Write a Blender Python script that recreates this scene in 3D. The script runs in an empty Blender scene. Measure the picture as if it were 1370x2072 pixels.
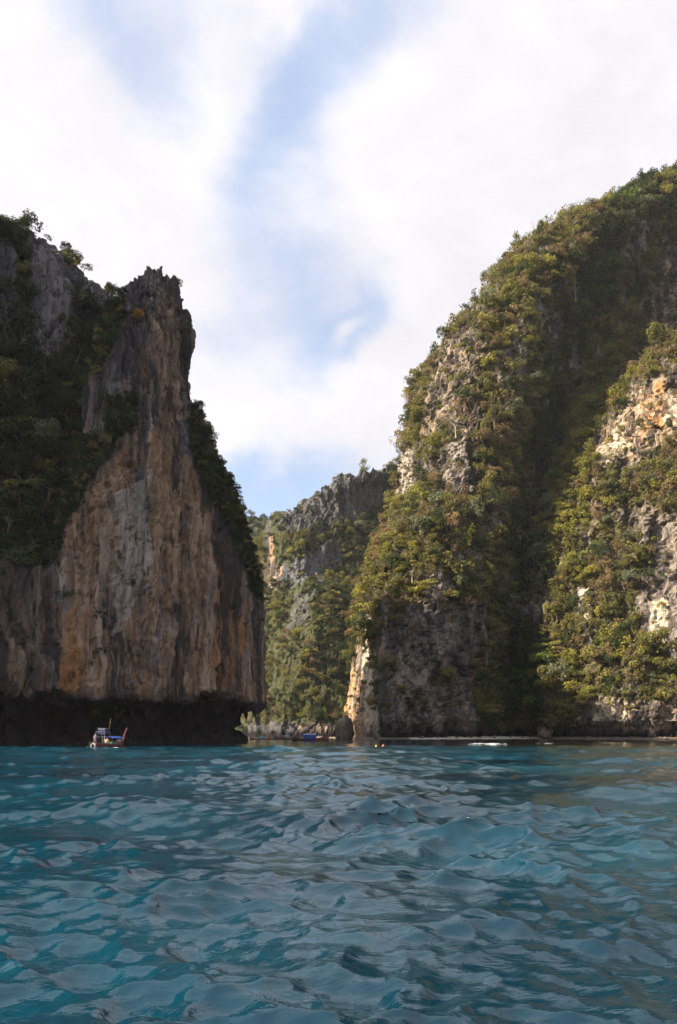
import bpy, bmesh, math, random
import numpy as np
from math import radians as R, pi
from mathutils import Vector, Matrix, Euler

random.seed(5)
rs = np.random.RandomState(11)
scene = bpy.context.scene
COL = scene.collection

# ------------------------------------------------------------------ camera
F_PX, CX, HY, CAM_H = 1600.0, 685.0, 1483.0, 1.8      # photograph: focal length, centre column, horizon row; eye height
cam_d = bpy.data.cameras.new('camera')
cam = bpy.data.objects.new('camera', cam_d); COL.objects.link(cam)
cam.location = (0, 0, CAM_H); cam.rotation_euler = (R(90), 0, 0)
cam_d.sensor_fit = 'HORIZONTAL'; cam_d.sensor_width = 36.0
cam_d.lens = F_PX / 1370.0 * 36.0
cam_d.shift_y = (HY - 1036.0) / 1370.0 * (1370 / 1370)
cam_d.clip_start = 0.1; cam_d.clip_end = 20000
scene.camera = cam

# ------------------------------------------------------------------ light
SUN_AZ = R(-102)           # from +Y towards +X: the sun stands to the left, a little behind the camera
SUN_EL = R(36)
sun_dir = Vector((math.sin(SUN_AZ) * math.cos(SUN_EL), math.cos(SUN_AZ) * math.cos(SUN_EL), math.sin(SUN_EL)))
sl = bpy.data.lights.new('sun', 'SUN'); sl.energy = 5.0; sl.angle = R(0.6); sl.color = (1.0, 0.86, 0.66)
so = bpy.data.objects.new('sun', sl); COL.objects.link(so)
so.rotation_euler = (-sun_dir).to_track_quat('-Z', 'Y').to_euler(); so.location = (-100, 0, 200)

scene.view_settings.view_transform = 'Standard'
scene.view_settings.look = 'None'
scene.view_settings.gamma = 1.0
scene.view_settings.use_curve_mapping = False
scene.view_settings.exposure = 1.62
scene.render.engine = 'CYCLES'
scene.cycles.use_denoising = True
scene.cycles.max_bounces = 6
scene.cycles.diffuse_bounces = 3
scene.cycles.glossy_bounces = 3
scene.cycles.transmission_bounces = 2
scene.cycles.volume_bounces = 0

class NT:
    """small helper to write node trees briefly"""
    def __init__(s, tree): s.t = tree; s.t.nodes.clear()
    def n(s, typ, ins=None, **kw):
        nd = s.t.nodes.new(typ)
        for k, v in kw.items(): setattr(nd, k, v)
        if ins:
            for k, v in ins.items():
                sock = nd.inputs[k]
                if isinstance(v, bpy.types.NodeSocket): s.t.links.new(v, sock)
                else: sock.default_value = v
        return nd
    def math(s, op, a, b=0.0, c=None, clamp=False):
        d = {0: a, 1: b}
        if c is not None: d[2] = c
        return s.n('ShaderNodeMath', d, operation=op, use_clamp=clamp).outputs[0]
    def mixc(s, f, a, b, mode='MIX'):
        nd = s.n('ShaderNodeMix', data_type='RGBA', blend_type=mode)
        for i, v in ((0, f), (6, a), (7, b)):
            if isinstance(v, bpy.types.NodeSocket): s.t.links.new(v, nd.inputs[i])
            else: nd.inputs[i].default_value = v if i == 0 or len(v) == 4 else (*v, 1)
        return nd.outputs[2]
    def noise(s, vec, scale, detail=4, rough=0.55, dist=0.0, col=False):
        nd = s.n('ShaderNodeTexNoise', {'Vector': vec, 'Scale': scale, 'Detail': detail, 'Roughness': rough, 'Distortion': dist})
        return nd.outputs[1 if col else 0]
    def ramp(s, v, lo, hi, a=0.0, b=1.0, smooth=True):
        return s.n('ShaderNodeMapRange', {0: v, 1: lo, 2: hi, 3: a, 4: b}, interpolation_type='SMOOTHSTEP' if smooth else 'LINEAR', clamp=True).outputs[0]

def pix_dir(px, py):
    az = math.atan2(px - CX, F_PX)
    el = math.atan2((HY - py) * math.cos(az), F_PX)
    return az, el

def build_world():
    w = bpy.data.worlds.new('World'); scene.world = w; w.use_nodes = True
    T = NT(w.node_tree)
    co = T.n('ShaderNodeTexCoord').outputs['Generated']
    sky = T.n('ShaderNodeTexSky', sky_type='NISHITA', sun_disc=False)
    sky.sun_elevation = SUN_EL; sky.sun_rotation = SUN_AZ % (2 * pi)
    sky.air_density = 1.0; sky.dust_density = 1.6; sky.ozone_density = 1.2; sky.altitude = 0
    bg_sky = T.n('ShaderNodeBackground', {'Color': sky.outputs[0], 'Strength': 0.085}).outputs[0]
    sep = T.n('ShaderNodeSeparateXYZ', {0: co})
    az = T.math('ARCTAN2', sep.outputs[0], sep.outputs[1])
    el = T.math('ARCSINE', sep.outputs[2])
    ae = T.n('ShaderNodeCombineXYZ', {0: az, 1: el, 2: 0.0}).outputs[0]
    wn = T.noise(co, 5.0, 6, 0.62, col=True)
    wv = T.n('ShaderNodeVectorMath', {0: wn, 1: (0.5, 0.5, 0.5)}, operation='SUBTRACT').outputs[0]
    aw = T.n('ShaderNodeVectorMath', {0: wv, 1: (0.16, 0.16, 0.0), 2: ae}, operation='MULTIPLY_ADD').outputs[0]
    # where the cloud sheet opens (clear) or thickens (white): centre pixel, half-length, half-width, tilt, amount
    blobs = [(250, 110, 230, 130, -35, -0.62), (760, 20, 260, 100, 20, -0.58), (600, 160, 160, 140, 60, -0.20),
             (520, 310, 210, 90, 75, -0.38), (640, 560, 250, 150, 60, -0.42), (700, 740, 190, 90, 40, -0.62),
             (800, 640, 120, 60, 50, -0.45), (520, 1010, 190, 75, 15, -0.95), (420, 1100, 300, 90, 0, -0.35),
             (1080, 330, 480, 340, 20, 0.85), (130, 380, 350, 260, 10, 0.72), (740, 690, 60, 26, 35, 0.55),
             (850, 790, 110, 70, 25, 0.55), (560, 860, 300, 110, 5, 0.55), (500, 120, 60, 190, -25, 0.25),
             (1000, 560, 200, 120, 20, 0.25), (570, 440, 380, 150, 80, -0.13)]
    acc = None
    for px, py, a, b, rot, amt in blobs:
        u, v = pix_dir(px, py)
        mp = T.n('ShaderNodeMapping', {0: aw, 1: (u, v, 0), 2: (0, 0, R(rot)), 3: (a / F_PX, b / F_PX, 1)}, vector_type='TEXTURE').outputs[0]
        ln = T.n('ShaderNodeVectorMath', {0: mp}, operation='LENGTH').outputs['Value']
        g = T.ramp(ln, 0.0, 1.5, amt, 0.0)
        acc = g if acc is None else T.math('ADD', acc, g)
    st = T.n('ShaderNodeMapping', {0: co, 2: (0, R(25), 0), 3: (2.0, 2.0, 3.6)}).outputs[0]
    n1 = T.noise(st, 1.6, 8, 0.6, 0.6)
    n2 = T.noise(st, 5.0, 7, 0.6, 0.9)
    d = T.math('MULTIPLY_ADD', n1, 1.15, 0.02)
    d = T.math('MULTIPLY_ADD', n2, 0.45, T.math('SUBTRACT', d, 0.225))
    d = T.math('ADD', d, acc)
    dens = T.ramp(d, -0.2, 1.0, 0.52, 1.0)
    # forward scattering: cloud towards the sun is brighter
    dot = T.n('ShaderNodeVectorMath', {0: co, 1: tuple(sun_dir)}, operation='DOT_PRODUCT').outputs['Value']
    br = T.ramp(dot, -0.6, 0.7, 0.305, 0.36, smooth=False)
    sh = T.ramp(T.noise(st, 2.6, 6, 0.6, 0.4), 0.3, 0.7, 0.90, 1.05)
    br = T.math('MULTIPLY', br, sh)
    cc = T.mixc(T.ramp(dens, 0.45, 0.98), (0.62, 0.75, 1.0), (0.97, 0.945, 1.0))
    bg_cl = T.n('ShaderNodeBackground', {'Color': cc, 'Strength': br}).outputs[0]
    mix = T.n('ShaderNodeMixShader', {0: dens, 1: bg_sky, 2: bg_cl}).outputs[0]
    T.n('ShaderNodeOutputWorld', {0: mix})
build_world()

# ------------------------------------------------------------------ numeric helpers
_perm = np.concatenate([rs.permutation(256)] * 3).astype(np.int32)
_grad = rs.normal(size=(256, 3)); _grad /= np.linalg.norm(_grad, axis=1)[:, None]; _grad = _grad.astype(np.float32)
def pn(p, off=0.0):
    """gradient noise in about -0.6..0.6 for an (N,3) array"""
    p = np.asarray(p, np.float32) + np.float32(off * 17.31)
    i = np.floor(p).astype(np.int32); f = p - i; i &= 255
    u = f * f * f * (f * (f * 6 - 15) + 10)
    out = None
    X0, X1 = _perm[i[:, 0]], _perm[i[:, 0] + 1]
    res = []
    for dx, X in ((0, X0), (1, X1)):
        for dy in (0, 1):
            XY = _perm[X + ((i[:, 1] + dy) & 255)]
            for dz in (0, 1):
                g = _grad[_perm[XY + ((i[:, 2] + dz) & 255)] & 255]
                res.append(g[:, 0] * (f[:, 0] - dx) + g[:, 1] * (f[:, 1] - dy) + g[:, 2] * (f[:, 2] - dz))
    a = [res[k] + u[:, 2] * (res[k + 1] - res[k]) for k in (0, 2, 4, 6)]
    b = [a[0] + u[:, 1] * (a[1] - a[0]), a[2] + u[:, 1] * (a[3] - a[2])]
    return b[0] + u[:, 0] * (b[1] - b[0])
def fbm(p, sc, octs=3, off=0.0, gain=0.5):
    q = p / np.asarray(sc, np.float32); s = 0; a = 1.0
    for k in range(octs):
        s = s + a * pn(q, off + k * 1.7); q = q * 2.03; a *= gain
    return s
def ridge(p, sc, octs=1, off=0.0):
    q = p / np.asarray(sc, np.float32); s = 0; a = 1.0
    for k in range(octs):
        s = s + a * (1 - 2.6 * np.abs(pn(q, off + k * 2.3))); q = q * 2.1; a *= 0.5
    return s
def cells(p, sc, off=0):
    """cellular blocks: (random value of the block, distance to its nearest joint)"""
    q = (p / np.asarray(sc, np.float32)).astype(np.float32); i = np.floor(q).astype(np.int32); f = q - i
    n = len(q); d1 = np.full(n, 9, np.float32); d2 = np.full(n, 9, np.float32); v1 = np.zeros(n, np.float32)
    for dx in (-1, 0, 1):
        for dy in (-1, 0, 1):
            for dz in (-1, 0, 1):
                h = _perm[_perm[_perm[(i[:, 0] + dx + off) & 255] + ((i[:, 1] + dy) & 255)] + ((i[:, 2] + dz) & 255)]
                g = _grad[h] * 0.45 + 0.5
                d = (dx + g[:, 0] - f[:, 0]) ** 2 + (dy + g[:, 1] - f[:, 1]) ** 2 + (dz + g[:, 2] - f[:, 2]) ** 2
                near = d < d1
                d2 = np.where(near, d1, np.minimum(d2, d)); v1 = np.where(near, h / 255.0, v1); d1 = np.where(near, d, d1)
    return v1 - 0.5, np.sqrt(d2) - np.sqrt(d1)
def joints(p, sc, step, crack, off=0, width=0.16):
    v, e = cells(p, sc, off)
    return v * step - (1 - sstep(e, 0.0, width)) * crack
def sstep(x, a, b):
    t = np.clip((x - a) / (b - a), 0, 1); return t * t * (3 - 2 * t)
def gsmooth(a, sig, axis, wrap):
    if sig < 0.3: return a
    r = int(math.ceil(sig * 3)); k = np.exp(-0.5 * (np.arange(-r, r + 1) / sig) ** 2); k /= k.sum()
    n = a.shape[axis]; out = np.zeros_like(a)
    for j, w in zip(range(-r, r + 1), k):
        idx = np.arange(n) + j
        idx = idx % n if wrap else np.clip(idx, 0, n - 1)
        out += w * np.take(a, idx, axis)
    return out
def project(P):
    return CX + F_PX * P[:, 0] / P[:, 1], HY - F_PX * (P[:, 2] - CAM_H) / P[:, 1]
def at(px, py, Y):
    return Vector(((px - CX) / F_PX * Y, Y, CAM_H + (HY - py) / F_PX * Y))
def on_water(px, py):
    Y = CAM_H * F_PX / (py - HY); return Vector(((px - CX) / F_PX * Y, Y, 0))
def in_poly(px, py, poly):
    r = np.zeros(px.shape, bool); n = len(poly)
    for i in range(n):
        x0, y0 = poly[i]; x1, y1 = poly[(i + 1) % n]
        if y0 == y1: continue
        c = ((y0 > py) != (y1 > py)) & (px < (x1 - x0) * (py - y0) / (y1 - y0) + x0)
        r ^= c
    return r
def soft_poly(px, py, poly, P, wob=14.0):
    """1 inside the outline, with a ragged rim"""
    q = P / np.float32(6.0)
    wx = pn(q, 3) * wob * 2 + pn(q * 3, 4) * wob; wy = pn(q, 5) * wob * 2 + pn(q * 3, 6) * wob
    return in_poly(px + wx, py + wy, poly).astype(np.float32)

# ------------------------------------------------------------------ object helpers
def tag(o, label=None, cat=None, group=None, kind=None):
    if label: o['label'] = label
    if cat: o['category'] = cat
    if group: o['group'] = group
    if kind: o['kind'] = kind
    return o
def link(name, data, parent=None, mat=None, loc=None, rot=None):
    o = bpy.data.objects.new(name, data); COL.objects.link(o)
    if parent is not None: o.parent = parent
    if mat is not None and data is not None and hasattr(data, 'materials'):
        if len(data.materials) == 0: data.materials.append(mat)
    if loc is not None: o.location = loc
    if rot is not None: o.rotation_euler = rot
    return o
def mesh_np(name, V, faces, smooth=True):
    """mesh from arrays; faces is a list of (n,k) index arrays"""
    me = bpy.data.meshes.new(name)
    V = np.asarray(V, np.float32)
    me.vertices.add(len(V)); me.vertices.foreach_set('co', V.ravel())
    loops = np.concatenate([np.asarray(f, np.int32).ravel() for f in faces])
    tot = np.concatenate([np.full(len(f), np.asarray(f).shape[1], np.int32) for f in faces])
    start = np.concatenate([[0], np.cumsum(tot)[:-1]]).astype(np.int32)
    me.loops.add(len(loops)); me.loops.foreach_set('vertex_index', loops)
    me.polygons.add(len(tot)); me.polygons.foreach_set('loop_start', start)
    me.polygons.foreach_set('use_smooth', np.full(len(tot), smooth))
    me.update(calc_edges=True); me.validate()
    return me
def add_attr(me, name, arr):
    a = me.attributes.new(name, 'FLOAT', 'POINT'); a.data.foreach_set('value', np.asarray(arr, np.float32).ravel())

# ------------------------------------------------------------------ materials
MATS = {}
def new_mat(name):
    m = bpy.data.materials.new(name); m.use_nodes = True; MATS[name] = m
    return m, NT(m.node_tree)
def simple_mat(name, col, rough=0.7, var=0.25, scale=3.0, metal=0.0, bump=0.0):
    m, T = new_mat(name)
    co = T.n('ShaderNodeTexCoord').outputs['Object']
    n = T.noise(co, scale, 5, 0.6)
    c = T.mixc(T.ramp(n, 0.3, 0.7), tuple(x * (1 - var) for x in col), tuple(min(1, x * (1 + var)) for x in col))
    d = {'Base Color': c, 'Roughness': rough, 'Metallic': metal}
    if bump: d['Normal'] = T.n('ShaderNodeBump', {'Height': n, 'Strength': bump, 'Distance': 0.05}).outputs[0]
    b = T.n('ShaderNodeBsdfPrincipled', d); T.n('ShaderNodeOutputMaterial', {0: b.outputs[0]})
    return m
def rock_mat(name, grey, dark, tan, ochre, white, streak=(0.9, 0.9, 0.06), fine=2.2, soil=(0.05, 0.05, 0.02), bump=0.8, tide=(3.2, 6.4)):
    """limestone: grey weathered skin, dark run-down streaks, tan/ochre and fresh and painted-sunlit white where the attributes say, tide stain and painted notch shade at the foot"""
    m, T = new_mat(name)
    co = T.n('ShaderNodeTexCoord').outputs['Object']
    A = {k: T.n('ShaderNodeAttribute', attribute_name=k).outputs['Fac'] for k in ('veg', 'tan', 'ochre', 'white')}
    warp = T.noise(co, 0.12, 3, 0.5, col=True)
    cw = T.n('ShaderNodeVectorMath', {0: warp, 1: (3.5, 3.5, 3.5), 2: co}, operation='MULTIPLY_ADD').outputs[0]
    ms = T.n('ShaderNodeMapping', {0: cw, 3: streak}).outputs[0]
    s1 = T.noise(ms, 1.0, 6, 0.62)
    s2 = T.noise(ms, 3.1, 5, 0.65)
    s3 = T.noise(ms, 0.35, 4, 0.55)
    blot = T.noise(co, 0.22, 6, 0.6)
    fn = T.noise(co, fine, 6, 0.7)
    s4 = T.noise(ms, 1.9, 5, 0.6)
    c = T.mixc(T.ramp(T.math('MULTIPLY_ADD', fn, 0.35, T.math('MULTIPLY', s2, 0.65)), 0.36, 0.62), tuple(x * 0.42 for x in grey), tuple(x * 1.65 for x in grey))
    tmix = T.math('MULTIPLY', A['tan'], T.ramp(T.math('MULTIPLY_ADD', s1, 0.7, T.math('MULTIPLY', blot, 0.5)), 0.42, 0.62))
    tanc = T.mixc(T.ramp(T.math('MULTIPLY_ADD', s2, 0.5, T.math('MULTIPLY', s4, 0.5)), 0.38, 0.60), tuple(x * 0.42 for x in tan), tuple(x * 1.5 for x in tan))
    tanc = T.mixc(T.ramp(s4, 0.53, 0.63, 0.0, 0.8), tanc, tuple(0.8 * x + 0.13 for x in tan))
    c = T.mixc(tmix, c, tanc)
    om = T.math('MULTIPLY', A['ochre'], T.ramp(T.math('ADD', s1, T.math('MULTIPLY', fn, 0.25)), 0.52, 0.78))
    c = T.mixc(om, c, ochre)
    wm = T.math('MULTIPLY', A['white'], T.ramp(T.math('ADD', s2, T.math('MULTIPLY', fn, 0.2)), 0.44, 0.62))
    c = T.mixc(wm, c, white)
    dk = T.math('MULTIPLY', T.ramp(T.math('ADD', s3, T.math('MULTIPLY', s2, 0.6)), 0.74, 0.88), T.math('MULTIPLY_ADD', A['white'], -0.75, 0.9))
    c = T.mixc(dk, c, dark)
    dk2 = T.ramp(T.math('ADD', s2, T.math('MULTIPLY', blot, 0.4)), 0.78, 0.92)
    c = T.mixc(T.math('MULTIPLY', dk2, 0.75), c, dark)
    gr = T.mixc(T.ramp(fn, 0.35, 0.7), tuple(x * 0.5 for x in soil), tuple(x * 1.6 for x in soil))
    c = T.mixc(T.math('MULTIPLY', A['veg'], T.ramp(fn, 0.2, 0.5, 0.55, 1.0)), c, gr)
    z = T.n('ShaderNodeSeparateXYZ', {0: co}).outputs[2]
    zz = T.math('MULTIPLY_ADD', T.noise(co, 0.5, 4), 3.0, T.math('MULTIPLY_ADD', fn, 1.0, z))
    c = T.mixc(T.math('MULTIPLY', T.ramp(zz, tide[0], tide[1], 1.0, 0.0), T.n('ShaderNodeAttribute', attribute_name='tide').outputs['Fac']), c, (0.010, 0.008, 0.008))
    h = T.math('MULTIPLY_ADD', T.noise(co, fine * 3.5, 4, 0.7), 0.25, T.math('ADD', T.math('MULTIPLY', s2, 0.7), T.math('MULTIPLY', fn, 0.6)))
    bp = T.n('ShaderNodeBump', {'Height': h, 'Strength': bump, 'Distance': 0.6}).outputs[0]
    b = T.n('ShaderNodeBsdfPrincipled', {'Base Color': c, 'Roughness': 0.92, 'Normal': bp, 'Specular IOR Level': 0.2})
    T.n('ShaderNodeOutputMaterial', {0: b.outputs[0]})
    return m
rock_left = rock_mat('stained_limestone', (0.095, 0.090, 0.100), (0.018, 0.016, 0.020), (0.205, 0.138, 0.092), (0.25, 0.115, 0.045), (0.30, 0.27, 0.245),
                     streak=(0.55, 0.55, 0.035), soil=(0.022, 0.026, 0.012), tide=(7.0, 11.0))  # tide stain carried higher and blacker to paint in the notch's shade
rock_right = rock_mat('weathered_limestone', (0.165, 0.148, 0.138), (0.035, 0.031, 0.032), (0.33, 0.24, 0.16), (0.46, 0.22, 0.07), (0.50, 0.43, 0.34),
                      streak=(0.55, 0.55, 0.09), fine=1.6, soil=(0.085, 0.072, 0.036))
rock_far = rock_mat('far_limestone', (0.105, 0.102, 0.106), (0.035, 0.034, 0.038), (0.33, 0.25, 0.19), (0.40, 0.23, 0.11), (0.42, 0.36, 0.30),
                    streak=(0.32, 0.32, 0.035), fine=0.8, soil=(0.05, 0.052, 0.022))

def leaf_mat(name, a, b, dry=0.0):
    m, T = new_mat(name)
    rnd = T.n('ShaderNodeObjectInfo').outputs['Random']
    isl = T.n('ShaderNodeNewGeometry').outputs['Random Per Island']
    c = T.mixc(rnd, a, b)
    hs = T.n('ShaderNodeHueSaturation', {'Hue': T.math('MULTIPLY_ADD', isl, 0.05, 0.475), 'Saturation': 1.0,
             'Value': T.math('MULTIPLY_ADD', isl, 0.6, 0.70), 'Color': c}).outputs[0]
    df = T.n('ShaderNodeBsdfDiffuse', {0: hs}).outputs[0]
    tr = T.n('ShaderNodeBsdfTranslucent', {0: hs}).outputs[0]
    mx = T.n('ShaderNodeMixShader', {0: 0.33, 1: df, 2: tr}).outputs[0]
    T.n('ShaderNodeOutputMaterial', {0: mx})
    return m
LEAF = {
    'dark':   leaf_mat('leaf_shaded_green', (0.020, 0.028, 0.013), (0.036, 0.046, 0.020)),  # green darkened to put the left ridge's shade into the leaf colour
    'deep':   leaf_mat('leaf_deep_green', (0.040, 0.056, 0.024), (0.068, 0.086, 0.034)),
    'olive':  leaf_mat('leaf_olive', (0.130, 0.125, 0.042), (0.201, 0.181, 0.059)),
    'yellow': leaf_mat('leaf_yellow_green', (0.201, 0.204, 0.047), (0.295, 0.261, 0.061)),
    'brown':  leaf_mat('leaf_dry_brown', (0.165, 0.122, 0.064), (0.254, 0.183, 0.092)),
    'grey':   leaf_mat('leaf_grey_green', (0.130, 0.144, 0.087), (0.201, 0.212, 0.124)),
    'bright': leaf_mat('leaf_bright_green', (0.100, 0.159, 0.031), (0.136, 0.195, 0.040)),
    'orange': leaf_mat('leaf_orange', (0.30, 0.15, 0.025), (0.34, 0.18, 0.03)),
}
bark = simple_mat('bark', (0.16, 0.13, 0.10), 0.9, 0.4, 2.0)

def water_mat():
    m, T = new_mat('sea_water')
    co = T.n('ShaderNodeTexCoord').outputs['Object']
    foam = T.n('ShaderNodeAttribute', attribute_name='foam').outputs['Fac']
    tone = T.n('ShaderNodeAttribute', attribute_name='tone').outputs['Fac']
    silt_reflection = T.n('ShaderNodeAttribute', attribute_name='silt_reflection').outputs['Fac']
    calm = T.n('ShaderNodeAttribute', attribute_name='calm').outputs['Fac']
    c = T.mixc(tone, (0.0006, 0.0098, 0.0205), (0.0026, 0.038, 0.064))
    c = T.mixc(silt_reflection, c, (0.022, 0.026, 0.018))
    mp = T.n('ShaderNodeMapping', {0: co, 3: (1.0, 1.7, 1.0)}).outputs[0]
    n1 = T.noise(mp, 3.2, 4, 0.6, 0.5)
    n2 = T.noise(mp, 11.0, 3, 0.55, 0.3)
    n3 = T.noise(mp, 0.9, 4, 0.55, 0.4)
    h = T.math('ADD', T.math('MULTIPLY', n1, 0.019), T.math('MULTIPLY', n2, 0.0050))
    h = T.math('MULTIPLY_ADD', n3, 0.02, h)
    bp = T.n('ShaderNodeBump', {'Height': h, 'Strength': T.math('MULTIPLY_ADD', calm, -0.75, 0.9), 'Distance': 1.0}).outputs[0]
    wat = T.n('ShaderNodeBsdfPrincipled', {'Base Color': c, 'Roughness': 0.03, 'IOR': 1.46, 'Normal': bp}).outputs[0]
    fn = T.noise(co, 5.0, 6, 0.7)
    fm = T.ramp(T.math('ADD', foam, T.math('MULTIPLY_ADD', fn, 1.0, -0.5)), 0.42, 0.75)
    fo = T.n('ShaderNodeBsdfPrincipled', {'Base Color': (0.75, 0.78, 0.80, 1), 'Roughness': 0.8}).outputs[0]
    mx = T.n('ShaderNodeMixShader', {0: fm, 1: wat, 2: fo}).outputs[0]
    T.n('ShaderNodeOutputMaterial', {0: mx})
    return m
sea_mat = water_mat()

# ------------------------------------------------------------------ rock masses, lofted from stacked plan contours
class Mass:
    pass
def loft(rows, dens, ds, dz, sm_s, sm_z):
    """rows: (z, [(X,Y)...]) closed loops with matching points -> grid of points (T, M, 3)"""
    zs = np.array([r[0] for r in rows], float); K = np.array([r[1] for r in rows], float)
    n = K.shape[1]
    seg = np.linalg.norm(np.roll(K, -1, 1) - K, axis=2).mean(0)
    cnt = [max(2, int(round(seg[i] / (ds * dens[i])))) for i in range(n)]
    ring = []
    for i in range(n):
        t = np.arange(cnt[i])[None, :, None] / cnt[i]
        ring.append(K[:, i:i + 1] * (1 - t) + np.roll(K, -1, 1)[:, i:i + 1] * t)
    ring = np.concatenate(ring, 1)
    ring = gsmooth(ring, sm_s / ds, 1, True)
    vis = [i for i in range(n) if dens[i] <= 1.01]
    step = np.sqrt(np.diff(zs) ** 2 + np.linalg.norm(np.diff(K, axis=0), axis=2)[:, vis].mean(1) ** 2)
    tk = np.concatenate([[0], np.cumsum(step)]); Tn = int(tk[-1] / dz) + 1
    t = np.linspace(0, tk[-1], Tn)
    idx = np.clip(np.searchsorted(tk, t) - 1, 0, len(tk) - 2); w = (t - tk[idx]) / (tk[idx + 1] - tk[idx])
    G = ring[idx] * (1 - w)[:, None, None] + ring[idx + 1] * w[:, None, None]
    Z = zs[idx] * (1 - w) + zs[idx + 1] * w
    G = gsmooth(G, sm_z / dz, 0, False); Z = np.interp(np.arange(Tn), np.arange(Tn), Z)
    P = np.concatenate([G, np.broadcast_to(Z[:, None, None], G.shape[:2] + (1,))], 2)
    return P.astype(np.float32)
def grid_normals(P):
    ds_ = np.roll(P, -1, 1) - np.roll(P, 1, 1)
    dt_ = np.gradient(P, axis=0)
    N = np.cross(ds_, dt_); N /= (np.linalg.norm(N, axis=2)[..., None] + 1e-9)
    mid = P[P.shape[0] // 3]; a = 0.5 * np.sum(mid[:, 0] * np.roll(mid[:, 1], -1) - np.roll(mid[:, 0], -1) * mid[:, 1])
    return N if a > 0 else -N
def mass_mesh(name, P):
    T_, M_ = P.shape[:2]
    V = P.reshape(-1, 3)
    i, j = np.meshgrid(np.arange(T_ - 1), np.arange(M_), indexing='ij'); j2 = (j + 1) % M_
    q = np.stack([i * M_ + j, i * M_ + j2, (i + 1) * M_ + j2, (i + 1) * M_ + j], -1).reshape(-1, 4)
    a = 0.5 * np.sum(P[T_ // 3, :, 0] * np.roll(P[T_ // 3, :, 1], -1) - np.roll(P[T_ // 3, :, 0], -1) * P[T_ // 3, :, 1])
    top = V[(T_ - 1) * M_:]; cen = top.mean(0); cen[2] = top[:, 2].mean() + 0.5
    rings = [V]; base = (T_ - 1) * M_; fs = [q]
    for k, f in enumerate((0.66, 0.33)):
        r = cen + (top - cen) * f; r[:, 2] = top[:, 2] * f + cen[2] * (1 - f)
        nb = (T_ + k) * M_; jj = np.arange(M_)
        fs.append(np.stack([base + jj, base + (jj + 1) % M_, nb + (jj + 1) % M_, nb + jj], -1)); base = nb; rings.append(r)
    rings.append(cen[None]); ci = (T_ + 2) * M_; jj = np.arange(M_)
    fs.append(np.stack([base + jj, base + (jj + 1) % M_, np.full(M_, ci)], -1))
    if a < 0: fs = [f[:, ::-1] for f in fs]
    V = np.concatenate(rings)
    return mesh_np(name, V, fs, smooth=False), V

def pxrow(pts): return [((px - CX) / F_PX * Y, Y) for px, Y in pts]

MASSES = {}
def finish_mass(key, name, P, mat, attrs, label):
    me, V = mass_mesh(name, P)
    n0 = P.shape[0] * P.shape[1]
    for k, v in attrs.items():
        full = np.zeros(len(V), np.float32); full[:n0] = v.ravel(); add_attr(me, k, full)
    me.materials.append(mat)
    o = link(name, me); tag(o, label, None, None, 'structure')
    m = Mass(); m.P = P; m.N = grid_normals(P); m.ob = o; m.attrs = attrs; m.key = key
    pp = P.reshape(-1, 3); m.px, m.py = [a.reshape(P.shape[:2]) for a in project(np.where(pp[:, 1:2] < 5, np.float32(5), pp) if False else pp)]
    MASSES[key] = m
    return m

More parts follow.
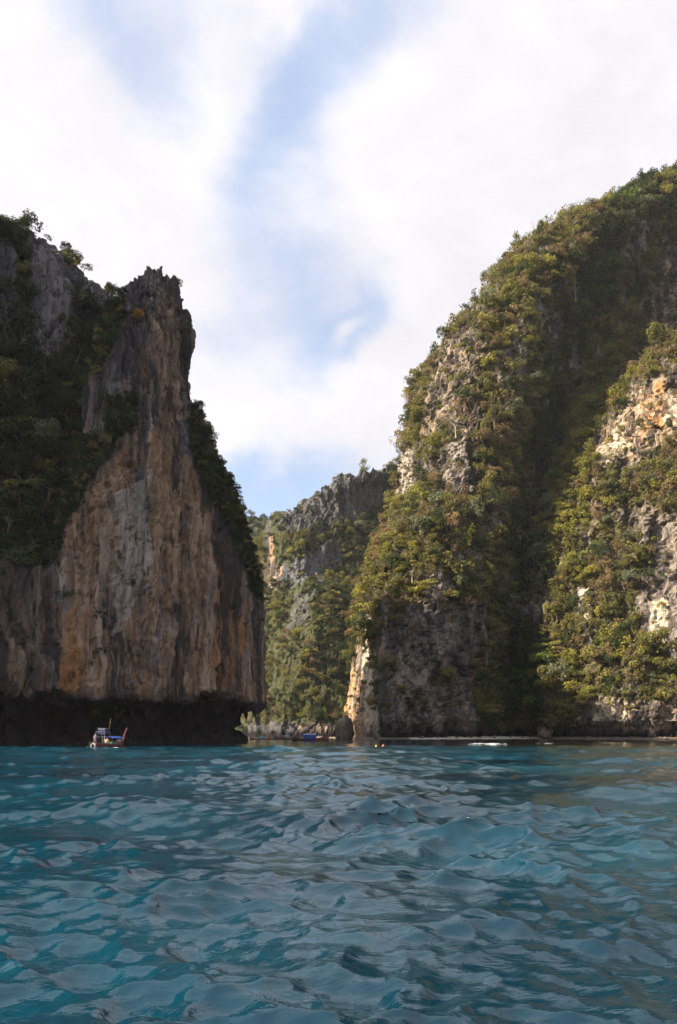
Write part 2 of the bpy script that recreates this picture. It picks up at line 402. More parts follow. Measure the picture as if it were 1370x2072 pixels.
# ---- the pinnacle with its streaked face
def build_pinnacle():
    # py of the row, left edge, right edge (photograph columns), depth of the fin
    rowsd = [(1520, 60, 522, 34), (1490, 60, 526, 34), (1435, 60, 535, 36), (1400, 60, 533, 36), (1330, 62, 527, 36), (1250, 78, 520, 34), (1200, 95, 514, 34), (1130, 112, 502, 32),
             (1080, 126, 492, 32), (1030, 140, 479, 30), (980, 152, 470, 30), (930, 175, 444, 28), (870, 186, 410, 26), (820, 190, 388, 24), (790, 196, 374, 22), (740, 206, 372, 20),
             (690, 222, 383, 17), (655, 236, 385, 14), (630, 250, 376, 11), (600, 262, 364, 9), (580, 272, 360, 8), (565, 284, 357, 7), (557, 292, 350, 5), (551, 300, 338, 3.5)]
    rows = []
    for py, pl, pr, dep in rowsd:
        yn = 105 + pr / 540 * 26
        z = CAM_H + (HY - py) / F_PX * (yn + 4 + max(0, (1200 - py)) * 0.006)
        back = max(0, z - 28) * 0.13
        yf = lambda p: 105 + p / 540 * 26 + back
        w = pr - pl
        pts = [(pl + 0.30 * w, yf(pl) + dep * 1.6), (pl + 3, yf(pl) + dep * 0.55), (pl + 0.02 * w, yf(pl) + 0.12 * dep), (pl + 0.20 * w, yf(pl + 0.2 * w) - 0.4),
               (pl + 0.5 * w, yf(pl + 0.5 * w) - 1.0), (pl + 0.84 * w, yf(pl + 0.84 * w) + 0.2), (pr - 0.02 * w, yf(pr) + 0.10 * dep), (pr - 4, yf(pr) + dep * 0.55), (pr - 0.25 * w, yf(pr) + dep * 1.5)]
        rows.append((z, pxrow(pts)))
    rows[0] = (-1.5, rows[0][1])
    P = loft(rows, [3, 1.4, 1, 1, 1, 1, 1, 2, 4], 0.24, 0.24, 0.7, 0.5)
    z = P[..., 2]
    N = grid_normals(P); sh = z.shape; p = P.reshape(-1, 3)
    zf = z.ravel()
    ampl = sstep(zf, 74, 62) * 0.75 + 0.25
    D = fbm(p, (13, 13, 26), 3, 1) * 2.4 * ampl
    D += (ridge(p, (4.2, 4.2, 24), 2, 2) - 0.5) * 0.75 * ampl
    # the sea-cut notch under the overhanging lip
    lip = 6.7 + fbm(p, (8, 8, 50), 2, 9) * 3.6 + pn(p / np.float32(2.0), 10) * 1.3
    u = zf / lip
    notch = sstep(u, 1.02, 0.80) * (1 - 0.55 * sstep(u, 0.22, 0.02))
    px, py = project(p); D -= notch * (7.2 - 2.6 * sstep(px, 430, 505))
    # an alcove in the middle of the lower face
    px, py = project(p)
    D -= 3.2 * np.exp(-(((px - 285) / 26) ** 2 + ((py - 1352) / 34) ** 2)) + 1.6 * np.exp(-(((px - 262) / 30) ** 2 + ((py - 1210) / 55) ** 2))
    P = P + N * D.reshape(sh)[..., None]
    N = grid_normals(P); p = P.reshape(-1, 3)
    wv = p + np.stack([pn(p / np.float32(6), 21), pn(p / np.float32(6), 22), pn(p / np.float32(6), 23) * 0], 1) * 1.6
    D = (ridge(wv, (1.7, 1.7, 16), 2, 5) - 0.4) * 0.50 + (ridge(wv, (0.8, 0.8, 8), 1, 6) - 0.4) * 0.20 + fbm(p, (0.9, 0.9, 1.4), 2, 7) * 0.14
    D += joints(wv, (2.1, 2.1, 16), 0.55, 0.35, 3) + joints(wv, (0.95, 0.95, 5), 0.22, 0.16, 7)
    hol = fbm(wv, (1.7, 1.7, 4.2), 2, 8); D -= sstep(hol, 0.34, 0.55) * 0.9
    rough = sstep(zf, 58, 70); D += (joints(p, (1.3, 1.3, 4.2), 0.9, 0.5, 5) + joints(p, (0.6, 0.6, 1.6), 0.3, 0.2, 9)) * rough
    P = P + N * D.reshape(sh)[..., None]
    jag = sstep(zf, 66, 75); P[..., 2] += (joints(p * np.array([1, 1, 0.05], np.float32), (1.3, 1.3, 8), 1.5, 0.5, 12) * jag - 1.3 * jag).reshape(sh)
    p = P.reshape(-1, 3); px, py = project(p)
    veg = np.maximum.reduce([soft_poly(px, py, [(400, 815), (440, 930), (500, 1060), (530, 1200), (545, 1230), (505, 1190), (470, 1080), (420, 1000), (392, 950), (384, 880), (385, 830)], p, 6),
                     soft_poly(px, py, [(205, 620), (262, 588), (252, 640), (234, 690), (214, 735), (190, 760), (180, 740)], p, 5), soft_poly(px, py, [(210, 800), (262, 800), (272, 850), (235, 900), (190, 960), (145, 1050), (108, 1140), (40, 1140), (60, 930), (160, 890), (205, 880)], p, 7)])
    tan = soft_poly(px, py, [(300, 640), (345, 590), (372, 640), (380, 700), (368, 780), (372, 900), (420, 1020), (480, 1120), (525, 1250), (545, 1420), (90, 1420), (110, 1180), (150, 1020), (215, 930), (268, 880), (285, 760)], p, 10)
    och = np.clip(soft_poly(px, py, [(425, 1090), (470, 1110), (500, 1230), (490, 1370), (440, 1400), (430, 1250)], p, 12) * 0.9
                  + soft_poly(px, py, [(60, 1180), (150, 1100), (175, 1250), (160, 1400), (60, 1400)], p, 14) * 0.8 + 0.32, 0, 1)
    wht = soft_poly(px, py, [(225, 1010), (300, 960), (310, 1120), (250, 1280), (228, 1290), (240, 1140)], p, 12) * 0.8 + 0.25 * sstep(py, 760, 560)
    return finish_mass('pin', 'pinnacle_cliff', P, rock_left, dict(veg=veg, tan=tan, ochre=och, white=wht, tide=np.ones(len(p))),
                       'tall pointed limestone pinnacle with tan and grey streaked face and undercut foot')

# ---- the wooded ridge behind and left of the pinnacle, with an unseen flank added for shade
def build_left_ridge():
    def row(z, b, c, d, e, f, back=14):
        k = 1 - 0.08 * min(1, max(0, (z - 30) / 45)); z = CAM_H + (z - CAM_H) * k
        b, c, d, e = [(p_, y_ * k) for p_, y_ in (b, c, d, e)]
        return (z, pxrow([b, c, d, e, f, (f[0] - 150, f[1] + 110), (b[0] - 60, b[1] + back + 25), (b[0] - 12, b[1] + back * 0.5)]))
    rows = [row(-1.5, (330, 150), (200, 118), (100, 111), (0, 106), (-1160, 85)),  # last point of each row: unseen flank brought forward to shade the pinnacle
            row(8, (330, 150), (200, 118), (100, 111), (0, 106), (-1160, 85)),
            row(26, (330, 152), (200, 121), (100, 113), (0, 108), (-1160, 86)),
            row(34, (330, 158), (205, 131), (100, 122), (0, 116), (-1160, 86)),
            row(55, (335, 176), (230, 158), (110, 147), (0, 139), (-1160, 86)),
            row(76, (320, 190), (240, 178), (120, 167), (0, 158), (-1160, 86)),
            row(84, (300, 194), (230, 183), (118, 171), (0, 163), (-1160, 87)),
            row(102, (262, 197), (200, 187), (112, 175), (0, 167), (-1160, 87)),
            row(108, (246, 198), (188, 188), (110, 176), (0, 169), (-1160, 87)),
            row(113, (215, 202), (170, 194), (104, 182), (-4, 195), (-1160, 87)),
            row(116, (188, 203), (150, 195), (98, 189), (-25, 201), (-1160, 87)),
            row(117.5, (160, 203), (132, 196), (92, 193), (-45, 206), (-1160, 87)),
            row(119, (150, 203), (122, 198), (88, 197), (-30, 204), (-1160, 87)),
            row(121, (112, 204), (98, 202), (70, 202), (-20, 206), (-1160, 87)),
            row(122.5, (98, 206), (84, 204), (50, 205), (-60, 208), (-1160, 87)),
            row(124.5, (-160, 205), (-180, 203), (-210, 202), (-270, 196), (-1160, 88), 18),  # from here up: unseen rows left of view, raised to shade the ridge
            row(138, (-280, 200), (-310, 197), (-360, 192), (-440, 180), (-1060, 92), 16),
            row(150, (-420, 192), (-450, 188), (-520, 180), (-600, 165), (-900, 104), 12)]
    P = loft(rows, [1, 1, 1, 2.2, 6, 6, 6, 2], 0.42, 0.42, 1.2, 1.2)
    N = grid_normals(P); sh = P.shape[:2]; p = P.reshape(-1, 3); zf = p[:, 2]
    D = fbm(p, (26, 26, 34), 3, 41) * 4.5 + (ridge(p, (8, 8, 26), 2, 42) - 0.5) * 1.0 + joints(p, (5, 5, 22), 2.2, 0.8, 1)
    lip = 7.2 + fbm(p, (7, 7, 50), 2, 9) * 2.4; u = zf / lip
    D -= sstep(u, 1.02, 0.8) * (1 - 0.5 * sstep(u, 0.22, 0.02)) * 5.5
    P = P + N * D.reshape(sh)[..., None]; N = grid_normals(P); p = P.reshape(-1, 3)
    D = joints(p, (1.9, 1.9, 9), 0.9, 0.6, 4) + fbm(p, (1.1, 1.1, 2.4), 3, 44) * 0.45
    P = P + N * D.reshape(sh)[..., None]
    jag = sstep(zf, 100, 122); P[..., 2] += ((joints(p * np.array([1, 1, 0.05], np.float32), (2.6, 2.6, 12), 3.0, 1.0, 12) + 6.5 * np.exp(-((project(p)[0] - 84) / 20) ** 2)) * jag).reshape(sh)
    p = P.reshape(-1, 3); px, py = project(p)
    rock = np.maximum.reduce([soft_poly(px, py, [(62, 425), (118, 430), (125, 500), (150, 560), (150, 650), (110, 730), (66, 720), (50, 560)], p, 9),
                              soft_poly(px, py, [(-20, 490), (36, 505), (40, 640), (0, 660)], p, 8), soft_poly(px, py, [(118, 560), (200, 580), (190, 700), (130, 690)], p, 14) * (fbm(p, (6, 6, 9), 2, 57) > 0.0),
                              soft_poly(px, py, [(160, 480), (215, 570), (215, 690), (180, 660), (150, 560)], p, 8) * 0.7,
                              soft_poly(px, py, [(-300, 1130), (160, 1150), (160, 1500), (-300, 1500)], p, 16)])
    veg = 1 - rock
    tan = soft_poly(px, py, [(0, 1150), (130, 1150), (130, 1420), (0, 1420)], p, 16) * 0.6
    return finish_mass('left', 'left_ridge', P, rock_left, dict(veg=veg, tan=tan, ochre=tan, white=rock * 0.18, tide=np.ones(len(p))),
                       'dark wooded limestone ridge rising behind the pinnacle')

# ---- the great right-hand cliff
def build_right_cliff():
    def row(z, *pts): return (z, pxrow(pts))
    #          a back-left    b nose left  c lit flank  c2 corner   d front      e front right f gully      g spur corner h spur face  i frame edge j near right  k far right   l back        m back
    rows = [
     row(-1.5, (740, 335), (692, 282), (742, 245), (774, 224), (860, 230), (970, 241), (1042, 254), (1104, 232), (1220, 222), (1380, 207), (1650, 187), (2200, 210), (2100, 430), (1200, 440)),
     row(5,   (740, 335), (692, 282), (742, 245), (774, 224), (860, 230), (970, 241), (1042, 255), (1104, 232), (1220, 222), (1380, 207), (1650, 187), (2200, 210), (2100, 430), (1200, 440)),
     row(20,  (745, 335), (704, 284), (745, 248), (776, 227), (862, 231), (972, 244), (1044, 260), (1100, 236), (1215, 225), (1375, 211), (1650, 190), (2200, 214), (2100, 430), (1200, 440)),
     row(40,  (765, 338), (720, 288), (752, 256), (786, 237), (875, 231), (975, 238), (1050, 266), (1096, 243), (1210, 230), (1370, 217), (1650, 195), (2200, 218), (2100, 430), (1210, 440)),
     row(64,  (790, 342), (746, 294), (785, 266), (830, 250), (905, 240), (1000, 243), (1062, 278), (1098, 256), (1205, 241), (1370, 224), (1650, 202), (2200, 224), (2100, 430), (1220, 440)),
     row(76,  (805, 345), (762, 298), (808, 272), (852, 256), (922, 245), (1012, 247), (1072, 286), (1106, 264), (1212, 246), (1370, 228), (1650, 205), (2200, 226), (2100, 430), (1230, 440)),
     row(84,  (825, 346), (800, 299), (834, 274), (868, 259), (935, 247), (1022, 250), (1082, 292), (1120, 268), (1220, 250), (1372, 230), (1650, 207), (2200, 228), (2100, 432), (1235, 440)),
     row(97,  (840, 348), (813, 301), (848, 277), (880, 263), (945, 251), (1030, 253), (1100, 300), (1148, 273), (1236, 256), (1374, 234), (1650, 210), (2200, 230), (2100, 434), (1240, 440)),
     row(116, (848, 350), (822, 304), (856, 280), (892, 268), (955, 256), (1044, 257), (1115, 298), (1195, 280), (1275, 264), (1378, 244), (1650, 215), (2200, 234), (2100, 436), (1250, 440)),
     row(130, (862, 352), (836, 306), (872, 283), (908, 271), (968, 260), (1056, 262), (1130, 296), (1265, 298), (1325, 280), (1400, 258), (1650, 222), (2200, 240), (2100, 438), (1260, 440)),
     row(138, (888, 353), (880, 308), (902, 286), (922, 274), (978, 263), (1066, 264), (1140, 297), (1300, 304), (1350, 290), (1430, 268), (1670, 228), (2200, 245), (2100, 440), (1270, 440)),
     row(150, (915, 355), (925, 310), (942, 289), (968, 278), (1015, 267), (1090, 269), (1165, 298), (1330, 310), (1390, 296), (1470, 276), (1690, 235), (2200, 250), (2100, 442), (1280, 440)),
     row(162, (988, 358), (990, 314), (1004, 295), (1024, 285), (1062, 276), (1118, 276), (1200, 301), (1350, 316), (1420, 303), (1510, 286), (1720, 245), (2200, 260), (2100, 444), (1300, 440)),
     row(180, (1030, 364), (1006, 322), (1024, 304), (1055, 296), (1098, 287), (1162, 287), (1240, 307), (1380, 324), (1460, 312), (1560, 296), (1760, 258), (2200, 270), (2100, 446), (1330, 440)),
     row(191, (1090, 368), (1066, 329), (1086, 313), (1115, 306), (1156, 298), (1215, 298), (1285, 314), (1410, 329), (1500, 318), (1600, 304), (1790, 268), (2200, 280), (2100, 448), (1370, 440)),
     row(212, (1195, 375), (1176, 338), (1200, 325), (1228, 319), (1266, 312), (1318, 312), (1380, 334), (1480, 336), (1560, 328), (1660, 316), (1830, 285), (2200, 292), (2100, 450), (1450, 440)),
     row(241, (1375, 382), (1355, 345), (1380, 335), (1405, 330), (1440, 329), (1480, 334), (1530, 348), (1600, 342), (1660, 337), (1740, 328), (1880, 302), (2150, 310), (2080, 452), (1580, 440)),
     row(252, (1520, 388), (1500, 360), (1520, 352), (1540, 348), (1570, 346), (1600, 349), (1650, 356), (1690, 352), (1740, 348), (1800, 342), (1900, 330), (2080, 335), (2040, 440), (1640, 430))]
    P = loft(rows, [2.5, 1, 0.8, 1, 1, 1, 1, 1, 1, 3, 12, 14, 14, 10], 0.60, 0.60, 2.2, 2.0)
    N = grid_normals(P); sh = P.shape[:2]; p = P.reshape(-1, 3); zf = p[:, 2]
    px, py = project(p)
    edge = 1 - 0.6 * np.exp(-((px - (690 + np.clip(1480 - py, 0, 420) * 0.17)) / 40) ** 2)
    edge2 = 0.45 + 0.55 * sstep(np.abs(px - 740), 25, 60) * 1.0 + 0.55 * sstep(py, 1300, 1250) * (1 - sstep(np.abs(px - 740), 25, 60))
    edge = edge * (0.15 + 0.85 * np.maximum(sstep(np.abs(px - 730), 45, 110), sstep(py, 1310, 1200)))
    D = fbm(p, (34, 34, 42), 3, 61) * 6.0 * edge + (ridge(p, (11, 11, 22), 2, 62) - 0.5) * 2.4 * edge
    D += fbm(p, (16, 16, 5.5), 2, 66) * 1.6 * edge
    nt = sstep(zf, 5.0 , 3.2) * sstep(px, 752, 790)
    D -= nt * 2.6 * (1 - 0.5 * sstep(zf, 1.0, 0.0))
    P = P + N * D.reshape(sh)[..., None]; N = grid_normals(P); p = P.reshape(-1, 3)
    wv = p + np.stack([pn(p / np.float32(5), 21), pn(p / np.float32(5), 22), pn(p / np.float32(5), 23)], 1) * 2.0
    D = ((ridge(wv, (3.8, 3.8, 20), 1, 63) - 0.5) * 0.7 + joints(wv, (3.2, 3.2, 11), 1.9, 0.9, 2) + joints(wv, (1.5, 1.5, 3.6), 0.7, 0.5, 6) + fbm(wv, (1.4, 1.4, 2.0), 2, 64) * 0.25) * edge2
    blk = pn(wv / np.array([5.5, 5.5, 8], np.float32), 65); D += np.round(blk * 6) / 6 * 1.2 * edge2
    blk = pn(wv / np.array([9, 9, 2.6], np.float32), 68); D += np.round(blk * 4) / 4 * 0.9 * edge2
    P = P + N * D.reshape(sh)[..., None]
    p = P.reshape(-1, 3); px, py = project(p)
    S = lambda poly, wob=12: soft_poly(px, py, poly, p, wob)
    rock = np.maximum.reduce([
        S([(1215, 860), (1290, 780), (1370, 735), (1400, 735), (1400, 890), (1340, 900), (1290, 945), (1215, 945), (1195, 900)]),
        S([(1325, 500), (1400, 440), (1400, 650), (1340, 680), (1300, 680)]),
        S([(1290, 1170), (1330, 1090), (1400, 1060), (1400, 1310), (1310, 1310), (1290, 1250)]),
        S([(1195, 1410), (1290, 1420), (1400, 1410), (1400, 1500), (1130, 1500), (1180, 1455)], 8),
        S([(1165, 1190), (1195, 1190), (1190, 1255), (1170, 1255)], 5),
        S([(1085, 610), (1135, 625), (1150, 700), (1100, 715), (1080, 670)], 8),
        S([(895, 690), (950, 660), (985, 700), (960, 770), (900, 860), (850, 900), (862, 800)]) * 0.8,
        S([(925, 815), (985, 825), (1000, 870), (940, 880)], 8),
        S([(885, 905), (950, 880), (975, 950), (950, 1000), (890, 990)]),
        S([(808, 920), (845, 900), (850, 1000), (815, 1030)], 6),
        S([(1285, 430), (1325, 450), (1300, 520), (1280, 560), (1265, 500)], 8) * 0.8,
        S([(1245, 370), (1275, 345), (1290, 380), (1250, 395)], 6),
        S([(790, 1260), (840, 1215), (930, 1225), (970, 1260), (965, 1330), (790, 1340), (760, 1300)]),
        S([(752, 1310), (960, 1320), (970, 1500), (752, 1500)], 10) * np.maximum(sstep(fbm(p, (7, 7, 5), 3, 77), -0.22, -0.05), sstep(py, 1435, 1450)),
        S([(725, 1305), (752, 1305), (765, 1500), (660, 1500), (690, 1400)], 4),
        S([(1035, 660), (1060, 640), (1075, 760), (1050, 800), (1030, 740)], 8) * 0.8,
        S([(940, 1110), (985, 1120), (975, 1150), (940, 1145)], 5),
        S([(1240, 1040), (1330, 1010), (1330, 1060), (1270, 1100)], 8) * 0.7])
    crag = sstep(fbm(p * np.array([1, 1, .55], np.float32), (9, 9, 9), 3, 55) + 0.08 * sstep(px, 1010, 960), 0.18, 0.22) * (P.reshape(-1, 3)[:, 2] > 12) * sstep(grid_normals(P).reshape(-1, 3)[:, 2], 0.62, 0.5)
    rock = np.maximum(rock, crag)
    veg = 1 - rock
    tan = np.maximum.reduce([S([(1195, 840), (1400, 720), (1400, 900), (1200, 950)]), S([(680, 1290), (765, 1290), (765, 1500), (660, 1500)], 4), S([(1130, 1400), (1400, 1390), (1400, 1500), (1130, 1500)]) * 0.8,
                             S([(915, 810), (995, 820), (1000, 875), (935, 885)], 8), S([(1310, 480), (1400, 430), (1400, 690), (1310, 690)]) * 0.8, S([(860, 680), (960, 650), (960, 800), (840, 910)]) * 0.7, np.full(len(p), 0.25)])
    och = np.maximum.reduce([S([(1300, 790), (1350, 770), (1345, 870), (1300, 880)], 10), S([(925, 815), (985, 825), (990, 850), (930, 860)], 6) * 0.9, S([(690, 1370), (735, 1350), (735, 1490), (690, 1490)], 6) * 0.8,
                             S([(1180, 1150), (1205, 1150), (1200, 1200), (1180, 1200)], 5)])
    wht = np.maximum.reduce([S([(731, 1310), (752, 1310), (768, 1480), (740, 1485)], 3), S([(1205, 910), (1260, 850), (1275, 920), (1220, 940)], 6) * 0.9, S([(1315, 1215), (1350, 1205), (1350, 1300), (1312, 1300)], 6),  # first patch whitens the sliver to paint in its sunlight
                             S([(1200, 1420), (1275, 1425), (1275, 1465), (1200, 1465)], 6) * 0.8, S([(1165, 1190), (1195, 1190), (1190, 1255), (1170, 1255)], 5), S([(1350, 800), (1400, 790), (1400, 840), (1350, 850)], 6) * 0.8,
                             S([(808, 920), (835, 900), (830, 1000), (812, 1020)], 6) * 0.6])
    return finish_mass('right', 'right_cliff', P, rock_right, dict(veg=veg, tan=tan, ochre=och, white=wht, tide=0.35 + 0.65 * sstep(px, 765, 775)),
                       'huge sunlit limestone cliff covered in olive scrub with a dark wooded gully')

# ---- the far ridge closing the bay, and the farthest one
def build_far_ridge():
    def row(z, *pts): return (z, pxrow(pts))
    rows = [row(-1.5, (500, 425), (560, 402), (640, 396), (700, 396), (800, 415), (950, 460), (950, 700), (430, 700), (440, 520)),
            row(10, (505, 427), (560, 404), (640, 398), (700, 399), (800, 418), (950, 460), (950, 700), (430, 700), (440, 520)),
            row(40, (528, 440), (575, 414), (625, 404), (690, 412), (800, 430), (950, 470), (950, 700), (440, 700), (450, 530)),
            row(66, (535, 455), (585, 432), (635, 418), (700, 428), (800, 442), (950, 475), (950, 700), (450, 700), (460, 530)),
            row(84, (538, 466), (590, 450), (645, 440), (710, 443), (800, 452), (950, 480), (950, 700), (460, 700), (470, 540)),
            row(92, (538, 470), (595, 456), (650, 460), (720, 468), (800, 480), (950, 484), (950, 700), (465, 700), (480, 545)),
            row(118, (540, 475), (600, 462), (660, 468), (730, 477), (810, 490), (950, 490), (950, 700), (480, 700), (500, 550)),
            row(127, (544, 478), (604, 467), (665, 474), (740, 484), (815, 496), (950, 494), (950, 700), (490, 700), (510, 555)),
            row(137, (592, 483), (625, 476), (680, 480), (750, 490), (820, 500), (950, 496), (950, 700), (550, 700), (560, 560)),
            row(145, (622, 487), (650, 481), (695, 486), (760, 494), (825, 503), (950, 498), (950, 700), (580, 700), (590, 565)),
            row(156, (672, 490), (695, 486), (725, 490), (775, 498), (835, 506), (950, 500), (950, 700), (630, 700), (640, 570)),
            row(164, (735, 494), (750, 490), (770, 487), (800, 486), (850, 490), (950, 504), (950, 700), (700, 700), (705, 575)),
            row(170, (800, 500), (810, 496), (825, 494), (840, 493), (870, 496), (950, 508), (950, 690), (780, 690), (780, 580))]
    P = loft(rows, [1, 1, 1, 1, 2, 12, 14, 14, 3], 1.0, 1.0, 2.5, 2.5)
    N = grid_normals(P); sh = P.shape[:2]; p = P.reshape(-1, 3)
    D = fbm(p, (45, 45, 50), 3, 81) * 5.0 + (ridge(p, (12, 12, 40), 2, 82) - 0.5) * 2.2
    P = P + N * D.reshape(sh)[..., None]; N = grid_normals(P); p = P.reshape(-1, 3)
    D = joints(p, (3.6, 3.6, 34), 1.5, 1.0, 8) + fbm(p, (2.2, 2.2, 4), 2, 84) * 0.8
    P = P + N * D.reshape(sh)[..., None]
    jag = sstep(p[:, 2], 110, 130); P[..., 2] += (joints(p * np.array([1, 1, 0.05], np.float32), (4, 4, 12), 4.0, 1.0, 12) * jag).reshape(sh)
    p = P.reshape(-1, 3); px, py = project(p)
    S = lambda poly, wob=10: soft_poly(px, py, poly, p, wob)
    rock = np.maximum.reduce([S([(560, 1040), (620, 990), (700, 955), (790, 945), (770, 1010), (720, 1050), (640, 1075), (580, 1075)]) * 0.85, S([(536, 1050), (552, 1050), (552, 1150), (610, 1130), (680, 1090), (700, 1130), (640, 1180), (540, 1190)]),
                              S([(600, 1200), (640, 1190), (620, 1260), (585, 1280)], 6) * 0.6, S([(500, 1462), (680, 1462), (680, 1500), (500, 1500)], 5)])
    tan = np.maximum(S([(533, 1060), (560, 1090), (575, 1190), (533, 1190)], 6), S([(600, 1455), (690, 1455), (690, 1500), (600, 1500)], 5) * 0.7)
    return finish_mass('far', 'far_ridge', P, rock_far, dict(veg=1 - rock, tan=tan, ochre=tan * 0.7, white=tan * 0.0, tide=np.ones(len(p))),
                       'grey far ridge with wooded spur closing the end of the bay')
def build_farthest():
    def row(z, *pts): return (z, pxrow(pts))
    rows = [row(z, (300, 640), (430, 630), (520, 632), (600, 650), (700, 690), (700, 900), (300, 900)) for z in (-1.5, 60, 120)]
    rows += [row(166, (320, 650), (440, 640), (522, 645), (600, 660), (700, 700), (700, 900), (320, 900)), row(178, (420, 660), (470, 656), (505, 656), (540, 665), (600, 690), (600, 860), (420, 860)),
             row(184, (490, 672), (500, 668), (520, 668), (540, 672), (570, 690), (570, 800), (490, 800))]
    P = loft(rows, [2, 1, 1, 2, 10, 10, 10], 1.8, 1.8, 3, 3)
    N = grid_normals(P); sh = P.shape[:2]; p = P.reshape(-1, 3)
    D = fbm(p, (40, 40, 60), 3, 91) * 4 + (ridge(p, (9, 9, 50), 2, 92) - 0.5) * 2.4
    P = P + N * D.reshape(sh)[..., None]; p = P.reshape(-1, 3); px, py = project(p)
    veg = np.maximum(soft_poly(px, py, [(400, 1010), (620, 1010), (620, 1085), (400, 1095)], p, 10), soft_poly(px, py, [(400, 1190), (620, 1190), (620, 1500), (400, 1500)], p, 10))
    z0 = np.zeros(len(p))
    return finish_mass('farthest', 'farthest_ridge', P, rock_far, dict(veg=veg, tan=z0, ochre=z0, white=z0, tide=z0), 'bluish grey farthest ridge glimpsed beside the pinnacle')
for f in (build_pinnacle, build_left_ridge, build_right_cliff, build_far_ridge, build_farthest): f()
# ------------------------------------------------------------------ the sea
def build_sea():
    y0, y1, nr, nc, tx, back, wide = 0.5, 430.0, 960, 720, 0.62, 3.0, 13.0
    g = math.log((y1 + back) / (y0 + back)) / (nr - 1); Yr = -back + (y0 + back) * np.exp(g * np.arange(nr))
    tt = np.linspace(-1, 1, nc); half = Yr * tx + wide
    X = (half[:, None] * tt[None, :]).astype(np.float32); Y = np.repeat(Yr[:, None], nc, 1).astype(np.float32)
    sp = np.maximum((Y + back) * g, half[:, None] * 2 / nc * 0.8).astype(np.float32)
    r = np.random.RandomState(23)
    dX = np.zeros_like(X); dY = np.zeros_like(X); Z = np.zeros_like(X)
    P3 = np.stack([X.ravel(), Y.ravel(), np.zeros(X.size, np.float32)], 1)
    grp = (1 + 1.5 * fbm(P3, (9, 9, 9), 2, 3)).reshape(X.shape).clip(0.25, 1.9)
    grp2 = (1 + 1.9 * fbm(P3, (3.2, 3.2, 3), 2, 5)).reshape(X.shape).clip(0.45, 1.9)
    for lo, hi, n, slope, spread in ((6.5, 13, 9, 0.042, 28), (2.6, 6.5, 20, 0.080, 40), (1.1, 2.6, 32, 0.115, 50), (0.42, 1.1, 48, 0.195, 60), (0.14, 0.42, 56, 0.235, 60)):
        for k in range(n):
            lam = lo * (hi / lo) ** r.rand(); th = R(192 + r.normal() * spread); kx, ky = math.sin(th), math.cos(th)
            kk = 2 * pi / lam; a = slope * math.sqrt(2.0 / n) / kk * (0.6 + 0.8 * r.rand())
            w = np.clip((lam / (2.2 * sp) - 1.0), 0, 1) * a * (grp if lam > 2.6 else grp2)
            ph = kk * (kx * X + ky * Y) + r.rand() * 6.283
            c, s = np.cos(ph), np.sin(ph)
            Z += w * c; q_ = 1.0 if lam > 1 else 0.85; dX -= w * kx * s * q_; dY -= w * ky * s * q_
    calm = sstep(Y, 88, 118); damp = 1 - 0.72 * calm
    Z *= damp; dX *= damp; dY *= damp
    # surf tripping over the reef edge
    foam = np.zeros_like(X)
    PX = CX + F_PX * X / Y; PY = HY + F_PX * CAM_H / Y
    nz = fbm(P3, (1.2, 0.8, 1), 3, 8).reshape(X.shape)
    for px0, px1, py, h, wdt in ((922, 1036, 1508.0, 0.42, 1.3), (1080, 1125, 1505.5, 0.25, 1.0), (214, 244, 1514, 0.10, 0.45)):
        Yc = F_PX * CAM_H / (py - HY); xm = (px0 + px1) / 2; hw = (px1 - px0) / 2
        al = np.clip(1 - ((PX - xm) / hw) ** 2, 0, 1) ** 0.5
        prof = np.exp(-((Y - Yc - nz * 1.2) / wdt) ** 2)
        Z += h * al * prof * (0.7 + nz)
        foam = np.maximum(foam, al * sstep(prof, 0.25, 0.8) * (0.85 + 0.5 * nz))
    # breaking crests and old streaks of froth
    gy = np.gradient(Y + dY, axis=0) / np.gradient(Y, axis=0)
    crest = sstep(-gy, -0.42, -0.05) * sstep(Z, 0.10, 0.30)
    foam = np.maximum(foam, crest * 0.62)
    tone = np.clip(0.42 + 1.0 * fbm(P3, (14, 9, 9), 3, 12).reshape(X.shape) + 0.25 * sstep(Y, 30, 90), 0, 1)
    tone = np.maximum(tone, 0.9 * sstep(PX, 620, 200) * sstep(Y, 40, 85) * (1 - calm))
    silt_reflection = np.clip(sstep(PX, 760, 1250) * (0.05 + 0.45 * sstep(Y, 35, 110)) + 0.8 * calm * sstep(PX, 820, 1000) + 0.6 * fbm(P3, (20, 14, 9), 2, 15).reshape(X.shape) * sstep(PX, 700, 1100), 0, 0.9)  # reef silt; in the foreground it also paints in the cliff's brown reflection
    V = np.stack([X + dX, Y + dY, Z], -1).reshape(-1, 3)
    i, j = np.meshgrid(np.arange(nr - 1), np.arange(nc - 1), indexing='ij')
    q = np.stack([i * nc + j, i * nc + j + 1, (i + 1) * nc + j + 1, (i + 1) * nc + j], -1).reshape(-1, 4)
    # the sea goes on all round, to the horizon
    L = 4000.0; n0 = len(V); rb = tx * y0 + wide; rt = tx * y1 + wide
    ex = [(-rb, y0), (rb, y0), (rt, y1), (-rt, y1), (-L, -L), (L, -L), (L, L), (-L, L)]
    V = np.concatenate([V, np.array([(x, y, -0.02) for x, y in ex], np.float32)])
    q2 = np.array([(4, 5, 1, 0), (5, 6, 2, 1), (6, 7, 3, 2), (7, 4, 0, 3)]) + n0
    me = mesh_np('sea', V, [q, q2])
    pad = lambda a, v: np.concatenate([a.ravel(), np.full(8, v)])
    add_attr(me, 'foam', pad(foam, 0)); add_attr(me, 'tone', pad(tone, 0.4)); add_attr(me, 'silt_reflection', pad(silt_reflection, 0.1)); add_attr(me, 'calm', pad(calm, 0.3))
    me.materials.append(sea_mat)
